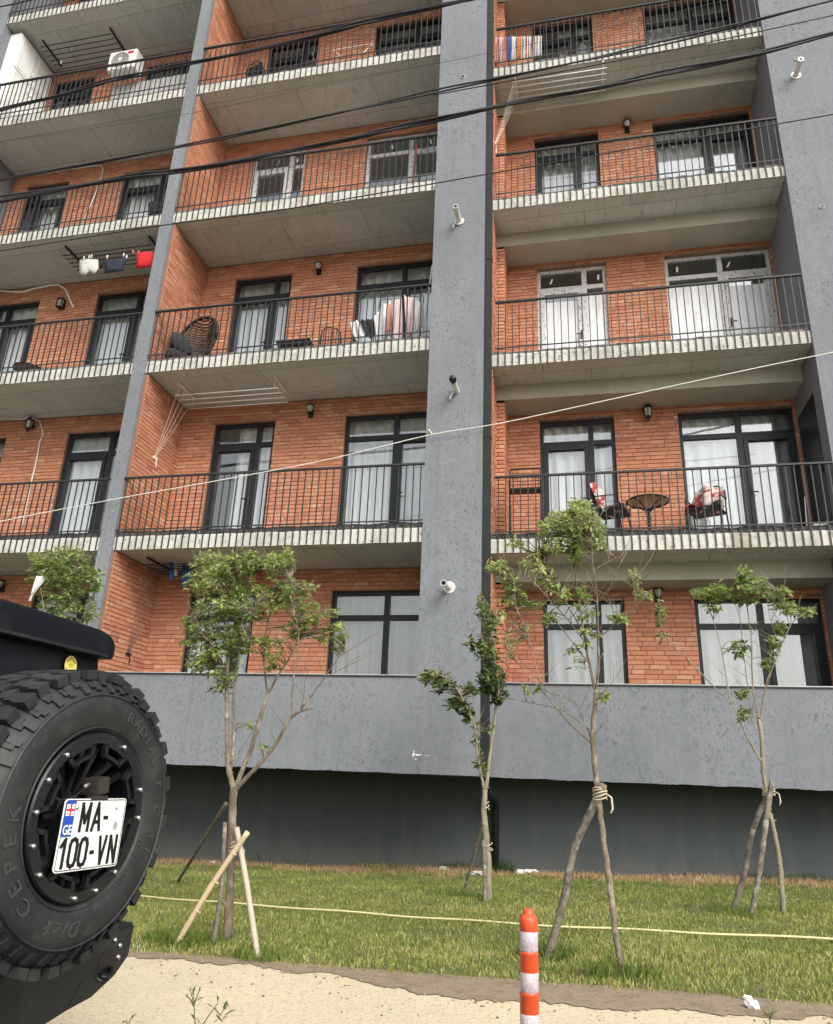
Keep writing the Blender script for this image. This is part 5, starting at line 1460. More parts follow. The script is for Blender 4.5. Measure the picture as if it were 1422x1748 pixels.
# ================================================================== LAWN BLADES
def blades(name, X, Yv, Zv, Hh, Wd, tone, m, kind='stuff', parent=None, bend=.5):
    n = len(X)
    ang = RNG.uniform(0, 2 * np.pi, n)
    la = RNG.uniform(0, 2 * np.pi, n)
    lean = Hh * RNG.uniform(.1, bend + .35, n)
    dx, dy = np.cos(ang) * Wd / 2, np.sin(ang) * Wd / 2
    lx, ly = np.cos(la) * lean, np.sin(la) * lean
    v = np.zeros((n, 5, 3), np.float32)
    for i, (s, f, w) in enumerate(((-1, 0, 1), (1, 0, 1), (1, .55, .75), (-1, .55, .75))):
        v[:, i, 0] = X + s * dx * w + lx * f * f * 1.1
        v[:, i, 1] = Yv + s * dy * w + ly * f * f * 1.1
        v[:, i, 2] = Zv + Hh * f
    v[:, 4, 0] = X + lx; v[:, 4, 1] = Yv + ly; v[:, 4, 2] = Zv + Hh * RNG.uniform(.82, 1, n)
    me = bpy.data.meshes.new(name)
    me.vertices.add(n * 5)
    me.vertices.foreach_set('co', v.reshape(-1))
    idx = np.zeros((n, 7), np.int32)
    b = (np.arange(n) * 5)[:, None]
    idx[:, :4] = b + np.array([0, 1, 2, 3]); idx[:, 4:] = b + np.array([3, 2, 4])
    me.loops.add(n * 7)
    me.loops.foreach_set('vertex_index', idx.reshape(-1))
    me.polygons.add(n * 2)
    st = np.zeros((n, 2), np.int32); st[:, 0] = np.arange(n) * 7; st[:, 1] = np.arange(n) * 7 + 4
    me.polygons.foreach_set('loop_start', st.reshape(-1))
    me.polygons.foreach_set('loop_total', np.tile(np.array([4, 3], np.int32), n))
    me.update(calc_edges=True)
    a = me.attributes.new('rnd', 'FLOAT', 'POINT')
    a.data.foreach_set('value', np.repeat(np.clip(tone, 0, 1), 5).astype(np.float32))
    me.materials.append(m)
    me.validate()
    o = bpy.data.objects.new(name, me); COL.objects.link(o)
    return setp(o, kind=kind)
def vnoise(x, y, s, seed):
    """cheap smooth value noise"""
    r = np.random.default_rng(seed); g = r.random((64, 64))
    u, w = x * s + 100, y * s + 100
    iu, iw = np.floor(u).astype(int), np.floor(w).astype(int)
    fu, fw = u - iu, w - iw
    fu, fw = fu * fu * (3 - 2 * fu), fw * fw * (3 - 2 * fw)
    q = lambda a, b: g[a % 64, b % 64]
    return (q(iu, iw) * (1 - fu) + q(iu + 1, iw) * fu) * (1 - fw) + (q(iu, iw + 1) * (1 - fu) + q(iu + 1, iw + 1) * fu) * fw
NB = 170000
Yv = RNG.uniform(4.9, BW - .02, NB)
ux = RNG.uniform(-.78, .40, NB)
X = ux * Yv
ed = np.interp(X, [e[0] for e in EDGE], [e[1] for e in EDGE]) + .02 * np.sin(X * 31) + .015 * np.sin(X * 77)
keep = Yv > ed + RNG.uniform(-.03, .05, NB)
X, Yv, ed = X[keep], Yv[keep], ed[keep]
# leave bare patches thinner
n1 = vnoise(X, Yv, .9, 3); n2 = vnoise(X, Yv, 3.2, 4); n3 = vnoise(X, Yv, 9, 5)
keep = RNG.random(len(X)) < .72 + .45 * n2
X, Yv, ed, n1, n2, n3 = (q[keep] for q in (X, Yv, ed, n1, n2, n3))
tt = np.clip((Yv - ed) / .12, 0, 1)
Zv = G0 + G1 * X - .030 + tt * (.022 + .012 * np.sin(X * 1.7 + Yv * 2.1) + .008 * np.sin(X * 4.3 - Yv * 3.7))
dry = np.clip((Yv - (BW - .95 - .5 * (n2 - .5))) / .45, 0, 1)          # brittle strip at the wall foot
front = np.clip((ed + .55 - Yv) / .4, 0, 1)
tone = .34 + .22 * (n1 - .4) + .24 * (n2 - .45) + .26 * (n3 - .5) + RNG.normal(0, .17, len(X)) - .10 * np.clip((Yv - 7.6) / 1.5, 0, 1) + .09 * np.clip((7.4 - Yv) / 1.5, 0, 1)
tone = np.where(RNG.random(len(X)) < .07, .72 + RNG.normal(0, .05, len(X)), tone)
tone = np.where(RNG.random(len(X)) < dry, .87 + .10 * n3 + RNG.normal(0, .05, len(X)), tone)
Hh = .015 + .020 * RNG.random(len(X)) + .012 * n2 + .05 * dry * RNG.random(len(X)) ** 2
Wd = .0045 + .004 * RNG.random(len(X))
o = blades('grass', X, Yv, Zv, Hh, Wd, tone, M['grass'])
setp(o, 'short patchy green and straw coloured lawn grass', 'grass')
# taller greener tufts round the stakes, weeds at the wall foot: one object each
def tuft(cx, cy, r, n, h, tone, label, m='grass', cat='grass tuft', name='grass_tuft', bend=.6, group='grass tufts'):
    a_ = RNG.uniform(0, 2 * np.pi, n); rr_ = r * np.sqrt(RNG.random(n))
    x, y = cx + rr_ * np.cos(a_), cy + rr_ * np.sin(a_) * .7
    o = blades(name, x, y, np.full(n, gz(cx) - .015), h * RNG.uniform(.45, 1, n), np.full(n, .007), tone + RNG.normal(0, .09, n), M[m], kind=None, bend=bend)
    # origin to the base
    me = o.data
    co = np.zeros(len(me.vertices) * 3, np.float32); me.vertices.foreach_get('co', co)
    co = co.reshape(-1, 3) - np.array([cx, cy, gz(cx)], np.float32)
    me.vertices.foreach_set('co', co.reshape(-1)); me.update()
    o.location = (cx, cy, gz(cx))
    return setp(o, label, cat, group)
for (a_, b_, r, n, h, tn, lb) in [((300, 1608), 0, .26, 420, .13, .12, 'tall green grass at the foot of the tan bamboo stake'), ((345, 1615), 0, .22, 320, .12, .15, 'tall green grass left of the fullest trunk'), ((445, 1632), 0, .2, 260, .09, .18, 'green grass at the foot of the pale peeled stake'),
                               ((935, 1632), 0, .22, 380, .12, .10, 'tall green grass at the foot of the thick crooked stake'), ((1062, 1664), 0, .24, 380, .12, .10, 'tall green grass at the foot of the tall thin tree'), ((1250, 1557), 0, .26, 260, .10, .12, 'green grass at the left pole of the right-hand tree'), ((1285, 1567), 0, .22, 240, .10, .2, 'green grass at the middle pole of the right-hand tree'),
                               ((1355, 1560), 0, .34, 300, .09, .05, 'dark green patch right of the right-hand tree'), ((780, 1530), 0, .34, 300, .08, .05, 'dark green patch left of the small dark-leaved tree')]:
    q = ong(*a_)
    tuft(q[0], q[1], r, n, h, tn, lb)
for (px, r, n, h, tn, lb, mm) in [(852, .22, 190, .26, .0, 'dark green weed clump beside the downpipe', 'leaf_dark'), (780, .25, 170, .2, .05, 'dark weed clump at the wall left of the downpipe', 'leaf_dark'), (1345, .55, 420, .17, .05, 'low dark weeds along the wall behind the right-hand tree', 'leaf_dark'), (660, .45, 260, .15, .45, 'loose yellow-green weeds at the wall foot in the middle', 'leaf'), (470, .5, 60, .34, .3, 'thin wispy weeds at the wall behind the fullest tree', 'leaf_dark')]:
    q = at(px, 1490, BW - .18)
    tuft(q[0], BW - .16, r, n, h, tn, lb, mm, 'weed', 'weed_clump', .7, 'weeds at the wall foot')
# garden hose across the lawn
hp = [(-8.0, 8.3), (-6.0, 7.95), (-4.41, 7.68), (-3.0, 7.43), (-2.2, 7.27), (-1.53, 7.16), (-.6, 7.04), (.0, 7.00), (.68, 6.98), (1.2, 6.985), (1.79, 6.98), (3.0, 6.9), (5, 6.8)]
fine = []
for (a_, b_), (c_, d_) in zip(hp[:-1], hp[1:]):
    for s in np.linspace(0, 1, 12)[:-1]:
        x, y = a_ + (c_ - a_) * s, b_ + (d_ - b_) * s
        fine.append((x, y + .008 * math.sin(x * 2.3), gz(x) + .020 + .004 * math.sin(x * 5.1)))
setp(MB().tube(fine, .0085, 8).build('garden_hose', M['hose'], origin=fine[40], smooth=True), 'pale yellow hose stretched across the lawn', 'hose')
# litter
def crumple(q, r, label, m, name='litter', cat='litter', squash=.6, seed=1, group=None):
    rr = random.Random(seed)
    bm = bmesh.new(); bmesh.ops.create_icosphere(bm, subdivisions=2, radius=r)
    for v in bm.verts:
        v.co *= rr.uniform(.6, 1.2); v.co.z *= squash
    me = bpy.data.meshes.new(name); bm.to_mesh(me); bm.free(); me.materials.append(m)
    o = bpy.data.objects.new(name, me); COL.objects.link(o); o.location = (q[0], q[1], q[2] + r * squash * .5)
    return setp(o, label, cat, group)
crumple(ong(1283, 1714) + np.array([0, 0, -.02]), .042, 'crumpled white paper on the pavement edge at lower right', M['paper'], seed=2)
crumple(ong(1277, 1703) + np.array([0, .03, -.02]), .025, 'small scrap of white paper beside the crumpled paper', M['paper'], seed=3)
q = at(905, 1488, BW - .22); q[2] = gz(q[0])
crumple(q, .11, 'white plastic litter at the wall foot behind the crooked stake', M['paper'], squash=.35, seed=4)
q = at(888, 1490, BW - .25); q[2] = gz(q[0])
crumple(q, .07, 'small white scrap left of the plastic litter at the wall foot', M['paper'], squash=.5, seed=5)
q = at(365, 1467, BW - .2); q[2] = gz(q[0])
crumple(q, .05, 'small white scrap at the wall foot behind the bamboo stakes', M['paper'], squash=.5, seed=6)
q = at(758, 1484, BW - .22); q[2] = gz(q[0])
crumple(q, .09, 'pale lump of rubble at the wall foot left of the downpipe', M['rubble'], 'rubble', 'rubble', .5, 7)
q = ong(815, 1497)
crumple(q, .12, 'flat pale stone behind the short stake of the small tree', M['rubble'], 'rubble', 'rubble', .35, 8)
mb = MB()
rr = random.Random(77)
for i in range(900):
    x = rr.uniform(-3.6, 2.2)
    e = lin(EDGE, x); a_ = lin(INNER, x)
    y = a_ + (e - a_) * rr.random() if rr.random() < .6 else a_ - abs(rr.gauss(0, .35))
    if y < KY1 + .1: continue
    r_ = rr.choice((.002, .003, .003, .004, .005, .007, .011))
    z = gz(x) - .024
    k = [(x + r_ * rr.uniform(.7, 1.3) * math.cos(t_), y + r_ * rr.uniform(.7, 1.3) * math.sin(t_), z) for t_ in (0, 1.26, 2.51, 3.77, 5.03)]
    k.append((x + rr.uniform(-.3, .3) * r_, y + rr.uniform(-.3, .3) * r_, z + r_ * rr.uniform(.6, 1.1)))
    mb.add(k, [(0, 1, 5), (1, 2, 5), (2, 3, 5), (3, 4, 5), (4, 0, 5)])
setp(mb.build('pebbles', M['pebble']), 'loose pebbles and earth crumbs along the pavement edge', 'pebbles', kind='stuff')
# white rag caught in the bushy tree
hang([(62, 985), (80, 986), (58, 1012), (50, 1030)], 8.35, M['cloth_white'], 'torn_rag', 'torn white rag hanging beside the bushy tree above the vehicle', None, 'rag', seed=44, depth=.02)

# ================================================================== DELINEATOR POST
px_, py_ = -.236, 3.32
zb0 = gz(px_) - .165
pst = thing('delineator_post', (px_, py_, zb0), 'orange plastic road post with white reflective bands', 'road post')
top = at(905, 1553, py_)[2]
pw = .0355
MB().lathe([(0, .0), (0, .10), (.02, .10), (.035, .045), (.06, .04)], (px_, py_, zb0), (0, 0, 1), 28).build('foot', M['orange'], pst, smooth=False)
zt = top - zb0
prof = [(.05, pw)]
bands = []
ppm = 31.0 / (2 * pw)
zz = lambda dy: zt - dy / ppm * 1.04
seq = [(1553, 0), (1585, 1), (1614, 0), (1643, 1), (1671, 0), (1700, 1), (1729, 0), (1758, 1), (1787, 0)]
for (ya, kind), (yb_, _) in zip(seq[:-1], seq[1:]):
    if kind: bands.append((zz(yb_ - 1553), zz(ya - 1553)))
zs = sorted(bands)
for b0, b1 in zs:
    prof += [(b0 - .012, pw), (b0 - .010, pw + .0015), (b0 - .003, pw + .0015), (b0, pw - .001), (b1, pw - .001), (b1 + .003, pw + .001)]
prof += [(zt - .042, pw), (zt - .032, pw - .001), (zt - .024, pw - .006), (zt - .019, pw - .014), (zt - .017, pw - .0145), (zt - .003, pw - .0155), (zt, pw - .018), (zt - .002, pw - .024), (zt - .02, pw - .026), (zt - .02, 0)]
MB().lathe(prof, (px_, py_, zb0), (0, 0, 1), 40).build('post_body', M['orange'], pst, smooth=True)
for b0, b1 in zs:
    MB().lathe([(b0 + .001, pw - .0005), (b0 + .002, pw + .0004), (b1 - .002, pw + .0004), (b1 - .001, pw - .0005)], (px_, py_, zb0), (0, 0, 1), 40).build('reflective_band', M['reflector'], pst, smooth=True)

# ------------------------------------------------------------------ weeds at the kerb
def kerb_weed(label, stems, Y, leafsize):
    """stems: (px polyline from foot to tip, n leaves, bud)"""
    f0 = at(*stems[0][0][0], Y); f0[2] = gz(f0[0]) - .03
    t = thing('kerb_weed', f0, label, 'weed', 'weeds growing at the kerb')
    rr = random.Random(int(f0[0] * 1000))
    mb = MB(); bd = MB(); LV = []; LF = []; LR = []
    for pts, nl, bud in stems:
        P_ = [at(a_, b_, Y + rr.uniform(-.02, .02)) for a_, b_ in pts]
        P_ = [np.array([f0[0], Y, f0[2]])] + P_ if pts is stems[0][0] else P_
        mb.tube(P_, [.0032 - .0016 * i / len(P_) for i in range(len(P_))], 6)
        for j in range(nl):
            f = rr.uniform(.25, 1); k = min(int(f * (len(P_) - 1)), len(P_) - 2)
            q = P_[k] + (P_[k + 1] - P_[k]) * rr.random()
            d = np.array([rr.uniform(-1, 1), rr.uniform(-.6, .6), rr.uniform(-.1, 1.2)]); d /= np.linalg.norm(d)
            s = np.cross(d, (0, 0, 1.0)); s /= np.linalg.norm(s) + 1e-9
            L = leafsize * rr.uniform(.6, 1.2); b = len(LV)
            LV += [q, q + d * L * .5 + s * L * .13, q + d * L + np.array([0, 0, -.2 * L]), q + d * L * .5 - s * L * .13]
            LF += [(b, b + 1, b + 2), (b, b + 2, b + 3)]
            LR += [rr.uniform(.2, .6)] * 4
        if bud: bd.lathe([(-.006, 0), (-.004, .004), (.004, .005), (.009, .002), (.010, 0)], P_[-1], (0, 0, 1), 8)
    mb.build('stem', M['leaf_stem'], t, smooth=True)
    if bd.v: bd.build('bud', M['bark'], t, smooth=True)
    if LV: mesh_attr('leaves', LV, LF, LR, M['leaf_dark'], t)
    return t
M['leaf_stem'] = mat('green_stem', (.13, .16, .05), .7)
YK = 3.62
kerb_weed('branching weed with buds at the bottom edge left of the middle', [
    ([(335, 1765), (332, 1735), (331, 1715), (330, 1692)], 1, True), ([(331, 1718), (336, 1704), (341, 1690)], 1, True), ([(331, 1720), (325, 1708), (319, 1702)], 2, True), ([(330, 1712), (327, 1700), (325, 1691)], 1, True),
    ([(335, 1765), (350, 1745), (366, 1722), (372, 1714)], 3, False), ([(366, 1722), (376, 1735), (382, 1725), (391, 1716)], 7, False), ([(370, 1735), (378, 1745), (388, 1730)], 6, False)], YK, .045)
kerb_weed('short grassy weed at the bottom edge near the vehicle', [([(218, 1765), (221, 1746), (227, 1734)], 2, False), ([(218, 1765), (217, 1750), (216, 1744)], 2, False)], YK, .05)
kerb_weed('thin three-stemmed weed at the bottom right below the paper', [([(1316, 1765), (1314, 1740), (1311, 1717)], 3, False), ([(1314, 1742), (1306, 1730), (1298, 1722)], 0, False), ([(1314, 1742), (1320, 1730), (1324, 1717)], 3, False)], YK, .05)

# ================================================================== BLACK OFF-ROAD VEHICLE (rear)
JX, JY = -1.446, 2.155
JZ = gz(-2.4) - .163
veh = thing('off_road_car', (JX, JY, JZ), 'black off-road car at left with a big spare wheel on its rear', 'car')
veh.rotation_euler = (0, 0, math.radians(-6))
ORIG[veh] = np.zeros(3)           # its parts are modelled in its own axes: +x rearwards, +y towards the kerb
WC = np.array([0, 0, 1.119 - JZ])   # spare wheel centre
def ang(th, r, x): return WC + np.array([x, r * math.sin(th), r * math.cos(th)])
sw = bpy.data.objects.new('spare_wheel', None); COL.objects.link(sw); sw.parent = veh
RT = .424
prof = [(-.30, .215), (-.305, .29), (-.30, .33), (-.285, .37), (-.255, .398), (-.235, .404), (-.155, .407), (-.075, .404), (-.055, .398), (-.030, .382), (-.008, .360), (.004, .345), (.008, .325), (.009, .30), (.004, .27), (-.004, .247), (-.015, .236), (-.03, .232)]
tm = MB()
tm.lathe([(h, r) for h, r in prof], WC, (1, 0, 0), 96)
# fine moulded rings on the sidewall
for rr_, xx in ((.349, .0055), (.252, .0)):
    tm.lathe([(xx - .004, rr_ - .004), (xx + .0025, rr_ - .001), (xx + .0025, rr_ + .001), (xx - .004, rr_ + .004)], WC, (1, 0, 0), 96)
def lug(pts_in):
    """block from (theta, radius/x) outline: list of (th, x) on outer radius RT with inner radius"""
    top, ri, ro = pts_in
    vs = [ang(t_, ri, x_) for t_, x_ in top] + [ang(t_, ro, x_ * .985) for t_, x_ in top]
    n = len(top)
    tm.add(vs, [tuple(range(n, 2 * n)), tuple(reversed(range(n)))] + [(i, (i + 1) % n, n + (i + 1) % n, n + i) for i in range(n)])
NL = 42
for i in range(NL):
    t0 = 2 * math.pi * i / NL
    p = 2 * math.pi / NL
    k = i % 2
    # outer shoulder lugs (face side and back side), stepped outline
    for sgn, xf in ((1, -.040), (-1, -.270)):
        x = lambda d: xf - sgn * d
        o_ = .35 * p * (0 if sgn > 0 else .5)
        a0, a1 = t0 + o_ - .34 * p, t0 + o_ + .34 * p
        ex = .012 if k else 0.0
        lug(([(a0, x(-ex)), (a0, x(.035)), (a0 + .16 * p, x(.045)), (a0 + .16 * p, x(.075)), (a1 - .08 * p, x(.080)), (a1, x(.06)), (a1, x(-ex))], .396, RT + random.uniform(-.0015, .0015)))
    # centre blocks
    for xc, of in ((-.128, .25), (-.183, .75)):
        a0, a1 = t0 + of * p - .38 * p, t0 + of * p + .30 * p
        lug(([(a0, xc - .022), (a0 + .12 * p, xc + .022), (a1 + .1 * p, xc + .022), (a1, xc - .004), (a1 - .12 * p, xc - .006), (a1 - .14 * p, xc - .022)], .40, RT + .002))
    # sidewall biters: a squared S step on the shoulder flank
    for part in range(2):
        r0, r1 = ((.376, .404) if k == 0 else (.368, .402)) if part == 0 else ((.354, .382) if k == 0 else (.360, .386))
        a0, a1 = (t0 - .34 * p, t0 + .12 * p) if part == 0 else (t0 - .08 * p, t0 + .32 * p)
        def flank(r):  # x of carcass at radius r
            rs = [q[1] for q in prof[9:14]][::-1]; xs_ = [q[0] for q in prof[9:14]][::-1]
            return float(np.interp(r, rs, xs_)) if r < .382 else float(np.interp(r, [.382, .398, .404], [-.030, -.055, -.075]))
        vs = []
        for lift in (-.004, .0085):
            for t_, r_ in ((a0, r0), (a1, r0), (a1, r1), (a0, r1)):
                vs.append(ang(t_, r_ + (lift if lift > 0 else 0) * .6, flank(r_) + lift))
        tm.add(vs, [(4, 5, 6, 7), (0, 1, 5, 4), (1, 2, 6, 5), (2, 3, 7, 6), (3, 0, 4, 7)])
tyre = tm.build('tyre', M['rubber'], sw, smooth=False)
# smooth only the carcass: mark faces of the lathe smooth
npf = 96 * (len(prof) - 1)
flags = [i < npf + 2 * 96 * 3 for i in range(len(tyre.data.polygons))]
tyre.data.polygons.foreach_set('use_smooth', flags)

def text_mesh(body, size, ext=.002, sx=1.0, shear=0.0, bold=0.0):
    cu = bpy.data.curves.new('txt', 'FONT'); cu.body = body; cu.size = size; cu.extrude = ext
    cu.align_x = 'CENTER'; cu.align_y = 'CENTER'; cu.resolution_u = 4; cu.shear = shear; cu.offset = bold
    ob = bpy.data.objects.new('txt', cu); COL.objects.link(ob)
    dg = bpy.context.evaluated_depsgraph_get()
    me = bpy.data.meshes.new_from_object(ob.evaluated_get(dg))
    vs = [(v.co.x * sx, v.co.y, v.co.z) for v in me.vertices]
    fs = [tuple(f.vertices) for f in me.polygons]
    COL.objects.unlink(ob); bpy.data.objects.remove(ob); bpy.data.curves.remove(cu); bpy.data.meshes.remove(me)
    return vs, fs
class Letters(list):
    def build(self, name, m, par, fixn=False):
        for q in self: q.build('letter', m, par, fixn=False)
def arc_text(txt, th0, dth, r, size, x, shear=0, ext=.0025, sx=1.0):
    out = Letters()
    for i, ch in enumerate(txt):
        if ch == ' ': continue
        vs, fs = text_mesh(ch, size, ext, sx, shear)
        th = math.radians(th0 + dth * i)
        c_ = ang(th, r, x); er = np.array([0, math.sin(th), math.cos(th)]); et = np.array([0, math.cos(th), -math.sin(th)]); ex = np.array([1.0, 0, 0])
        out.append(MB().add([c_ + et * v[0] + er * v[1] + ex * v[2] for v in vs], fs))
    return out
m_ = arc_text('RADIAL F-C II', 20, 7.6, .305, .046, .0085, sx=1.15)
m_.build('sidewall_lettering', M['rubber_text'], sw, fixn=False)
arc_text('CEPEK', 222, 12.5, .298, .056, .0085, sx=1.2).build('sidewall_lettering', M['rubber_text'], sw, fixn=False)
arc_text('Dick', 178, 7.0, .298, .056, .0085, shear=.4).build('sidewall_lettering', M['rubber_text'], sw, fixn=False)
arc_text('37X12.50R17', 108, 3.4, .268, .020, .0045, ext=.002).build('sidewall_lettering', M['rubber_text'], sw, fixn=False)

# rim: beadlock ring with tabs and slots, spokes, barrel
rim = MB()
def sector(r0, r1, a0, a1, x0, x1, n=8):
    poly = [(a0 + (a1 - a0) * i / n, r1) for i in range(n + 1)] + [(a1 - (a1 - a0) * i / n, r0) for i in range(n + 1)]
    rim.prism(poly, lambda t_, r_, d_: ang(t_, r_, d_), x0, x1)
rim.lathe([(-.02, .236), (-.002, .237), (.004, .233), (.004, .206), (-.014, .205)], WC, (1, 0, 0), 72)
for i in range(8):
    c_ = 2 * math.pi * (i + .45) / 8
    w = math.radians(17)
    sector(.165, .176, c_ - w * .8, c_ + w * .8, -.014, .0035)
    sector(.197, .206, c_ - w, c_ + w, -.014, .0035)
    for s in (-1, 1):
        poly = [(c_ + s * w, .206), (c_ + s * (w - math.radians(4)), .206), (c_ + s * (w * .8 - math.radians(5)), .165), (c_ + s * w * .8, .165)]
        rim.prism(poly, lambda t_, r_, d_: ang(t_, r_, d_), -.014, .0035)
ring = rim.build('beadlock_ring', M['rim'], sw, smooth=False, bevel=0)
for i in range(16):
    if i % 16 in (0, 2, 5, 9, 15): continue
    th = 2 * math.pi * (i + .15) / 16
    MB().lathe([(.003, .0085), (.010, .0085), (.014, .006), (.0155, .0)], ang(th, .2205, 0), (1, 0, 0), 12).build('bolt', M['silver'], sw, smooth=True)
for i in (0, 2, 5, 9, 15):
    th = 2 * math.pi * (i + .15) / 16
    MB().lathe([(.0042, 0), (.0046, .0045)], ang(th, .2205, 0), (1, 0, 0), 10).build('bolt_hole', M['ink'], sw)
rim = MB()
rim.lathe([(-.014, .204), (-.06, .196), (-.12, .192), (-.20, .19), (-.21, .10), (-.21, 0)], WC, (1, 0, 0), 48)
rim.build('wheel_barrel', M['rim'], sw, smooth=True)
sp = MB()
for i in range(8):
    c_ = 2 * math.pi * (i + .95) / 8
    for s in (-1, 1):
        a0 = c_ + s * math.radians(9)
        p0, p1 = ang(c_ + s * math.radians(16), .055, -.10), ang(a0, .197, -.045)
        d = (p1 - p0) / np.linalg.norm(p1 - p0); sd_ = np.cross(d, (1, 0, 0)); sd_ /= np.linalg.norm(sd_)
        sp.obox((p0 + p1) / 2, d * np.linalg.norm(p1 - p0) / 2, sd_ * .011, np.cross(d, sd_) * .016)
sp.lathe([(-.15, .08), (-.10, .078), (-.085, .06), (-.08, .045), (-.09, .04), (-.09, 0)], WC, (1, 0, 0), 32)
sp.build('spokes', M['rim'], sw, bevel=.003)
MB().lathe([(-.0, .012), (.012, .012), (.016, .008), (.016, 0)], ang(math.radians(290), .085, -.085), (1, 0, 0), 6).lathe([(-.0, .012), (.012, .012), (.016, 0)], ang(math.radians(218), .085, -.085), (1, 0, 0), 6).build('wheel_nut', M['rim'], sw)

# number plate with holder and camera block
pc = WC + np.array([.022, -.006, -.048])
PWD, PHT = .132, .096
def PL(a_, b_, d_): return (pc[0] + d_, pc[1] + a_, pc[2] + b_)
def rrect(w, h, r, n=5):
    out = []
    for cx, cy, s in ((w - r, h - r, 0), (-w + r, h - r, 1), (-w + r, -h + r, 2), (w - r, -h + r, 3)):
        for i in range(n + 1):
            a_ = math.pi / 2 * (s + i / n)
            out.append((cx + r * math.cos(a_), cy + r * math.sin(a_)))
    return out
np_ = MB().prism(rrect(PWD, PHT, .012), PL, 0, .003).build('number_plate', M['plate'], veh)
o_, i_ = rrect(PWD - .003, PHT - .003, .010), rrect(PWD - .0055, PHT - .0055, .008)
nn = len(o_)
fr = MB().add([PL(*q, .0036) for q in o_] + [PL(*q, .0036) for q in i_], [(k, (k + 1) % nn, nn + (k + 1) % nn, nn + k) for k in range(nn)])
fr.build('plate_border', M['ink'], np_)
MB().prism([(-.127, .091), (-.088, .091), (-.088, -.004), (-.127, -.004)], PL, .0031, .0040).build('plate_band', M['plate_blue'], np_)
MB().prism([(-.124, .082), (-.091, .082), (-.091, .051), (-.124, .051)], PL, .0041, .0044).build('plate_flag', M['plate'], np_)
fl_ = MB()
fl_.prism([(-.124, .0695), (-.091, .0695), (-.091, .0635), (-.124, .0635)], PL, .0045, .0048)
fl_.prism([(-.1105, .082), (-.1045, .082), (-.1045, .051), (-.1105, .051)], PL, .0049, .0051)
for a_ in (-.1175, -.0975):
    for b_ in (.0758, .0572):
        fl_.prism([(a_ - .003, b_ + .0007), (a_ + .003, b_ + .0007), (a_ + .003, b_ - .0007), (a_ - .003, b_ - .0007)], PL, .0045, .0048)
        fl_.prism([(a_ - .0007, b_ + .003), (a_ + .0007, b_ + .003), (a_ + .0007, b_ - .003), (a_ - .0007, b_ - .003)], PL, .00485, .0050)
fl_.build('flag_cross', M['flag_red'], np_)
def plate_text(txt, cx, cy, size, sx, m, name, step=None, bold=.0):
    mb = MB()
    vs, fs = text_mesh(txt, size, .0004, sx, 0, bold)
    mb.add([PL(cx + v[0], cy + v[1], .0048 + v[2]) for v in vs], fs)
    mb.build(name, m, np_, fixn=False)
GLYPH = {'M': [[(0, 0), (0, 1), (.5, .30), (1, 1), (1, 0)]], 'A': [[(0, 0), (.5, 1), (1, 0)], [(.18, .30), (.82, .30)]], '-': [[(.1, .45), (.9, .45)]],
         '1': [[(.12, .76), (.62, 1), (.62, 0)]], 'V': [[(0, 1), (.5, 0), (1, 1)]], 'N': [[(0, 0), (0, 1), (1, 0), (1, 1)]],
         '0': [[(.5, 0), (.15, .06), (0, .22), (0, .78), (.15, .94), (.5, 1), (.85, .94), (1, .78), (1, .22), (.85, .06), (.5, 0)]]}
def plate_char(ch, cx, cy, w, h, sw_):
    mb = MB(); k = 0
    for line in GLYPH[ch]:
        for (a0, b0), (a1, b1) in zip(line[:-1], line[1:]):
            p0 = np.array([(a0 - .5) * (w - sw_), (b0 - .5) * (h - sw_)]); p1 = np.array([(a1 - .5) * (w - sw_), (b1 - .5) * (h - sw_)])
            d = p1 - p0; L = np.linalg.norm(d); d /= L
            e = np.array([-d[1], d[0]]) * sw_ / 2
            p0 = p0 - d * sw_ * .42; p1 = p1 + d * sw_ * .42
            q = [p0 + e, p1 + e, p1 - e, p0 - e]
            mb.prism([(cx + v[0], cy + v[1]) for v in q], PL, .0032, .0046 + .00004 * k); k += 1
    mb.build('plate_character', M['ink'], np_)
for ch, x_ in (('M', -.042), ('A', .008)): plate_char(ch, x_, .046, .042, .082, .0105)
plate_char('-', .047, .046, .024, .082, .0105)
for ch, x_ in (('1', -.108), ('0', -.069), ('0', -.028), ('V', .051), ('N', .098)): plate_char(ch, x_, -.047, .038, .082, .0105)
plate_char('-', .010, -.047, .022, .082, .0105)
plate_text('GE', -.1075, .013, .036, .80, M['plate'], 'plate_country_code', bold=.0005)
MB().prism([(.096 + .010 * math.cos(a_), .018 + .012 * math.sin(a_)) for a_ in np.linspace(0, 2 * math.pi, 17)[:-1]], PL, .0031, .0038).build('plate_seal', M['kerb'], np_)
for a_, b_ in ((.088, .068), (-.082, .072)):
    MB().lathe([(.0032, .005), (.006, .004), (.007, 0)], PL(a_, b_, 0), (1, 0, 0), 10).build('plate_screw', M['silver'], np_, smooth=True)
MB().obox(pc + np.array([-.03, .02, PHT + .035]), (.030, 0, 0), (0, .026, .004), (0, -.003, .024)).build('hitch_block', M['brownbox'], veh, bevel=.003)
MB().box(pc[0] - .012, pc[0] + .006, pc[1] - .03, pc[1] + .04, pc[2] + PHT - .004, pc[2] + PHT + .008).build('plate_bracket', M['brownbox'], veh)
MB().box(pc[0] - .10, pc[0] - .001, pc[1] - .03, pc[1] + .03, pc[2] - .05, pc[2] + .06).build('plate_mount', M['rim'], veh)
cb = [pc + np.array([-.05, -.17, PHT + .02]), pc + np.array([-.03, -.12, PHT - .005]), pc + np.array([-.02, -.07, PHT + .005]), pc + np.array([-.02, -.035, PHT + .035])]
MB().tube(cb, .0022, 6).build('lamp_cable', M['cable'], veh, smooth=True)
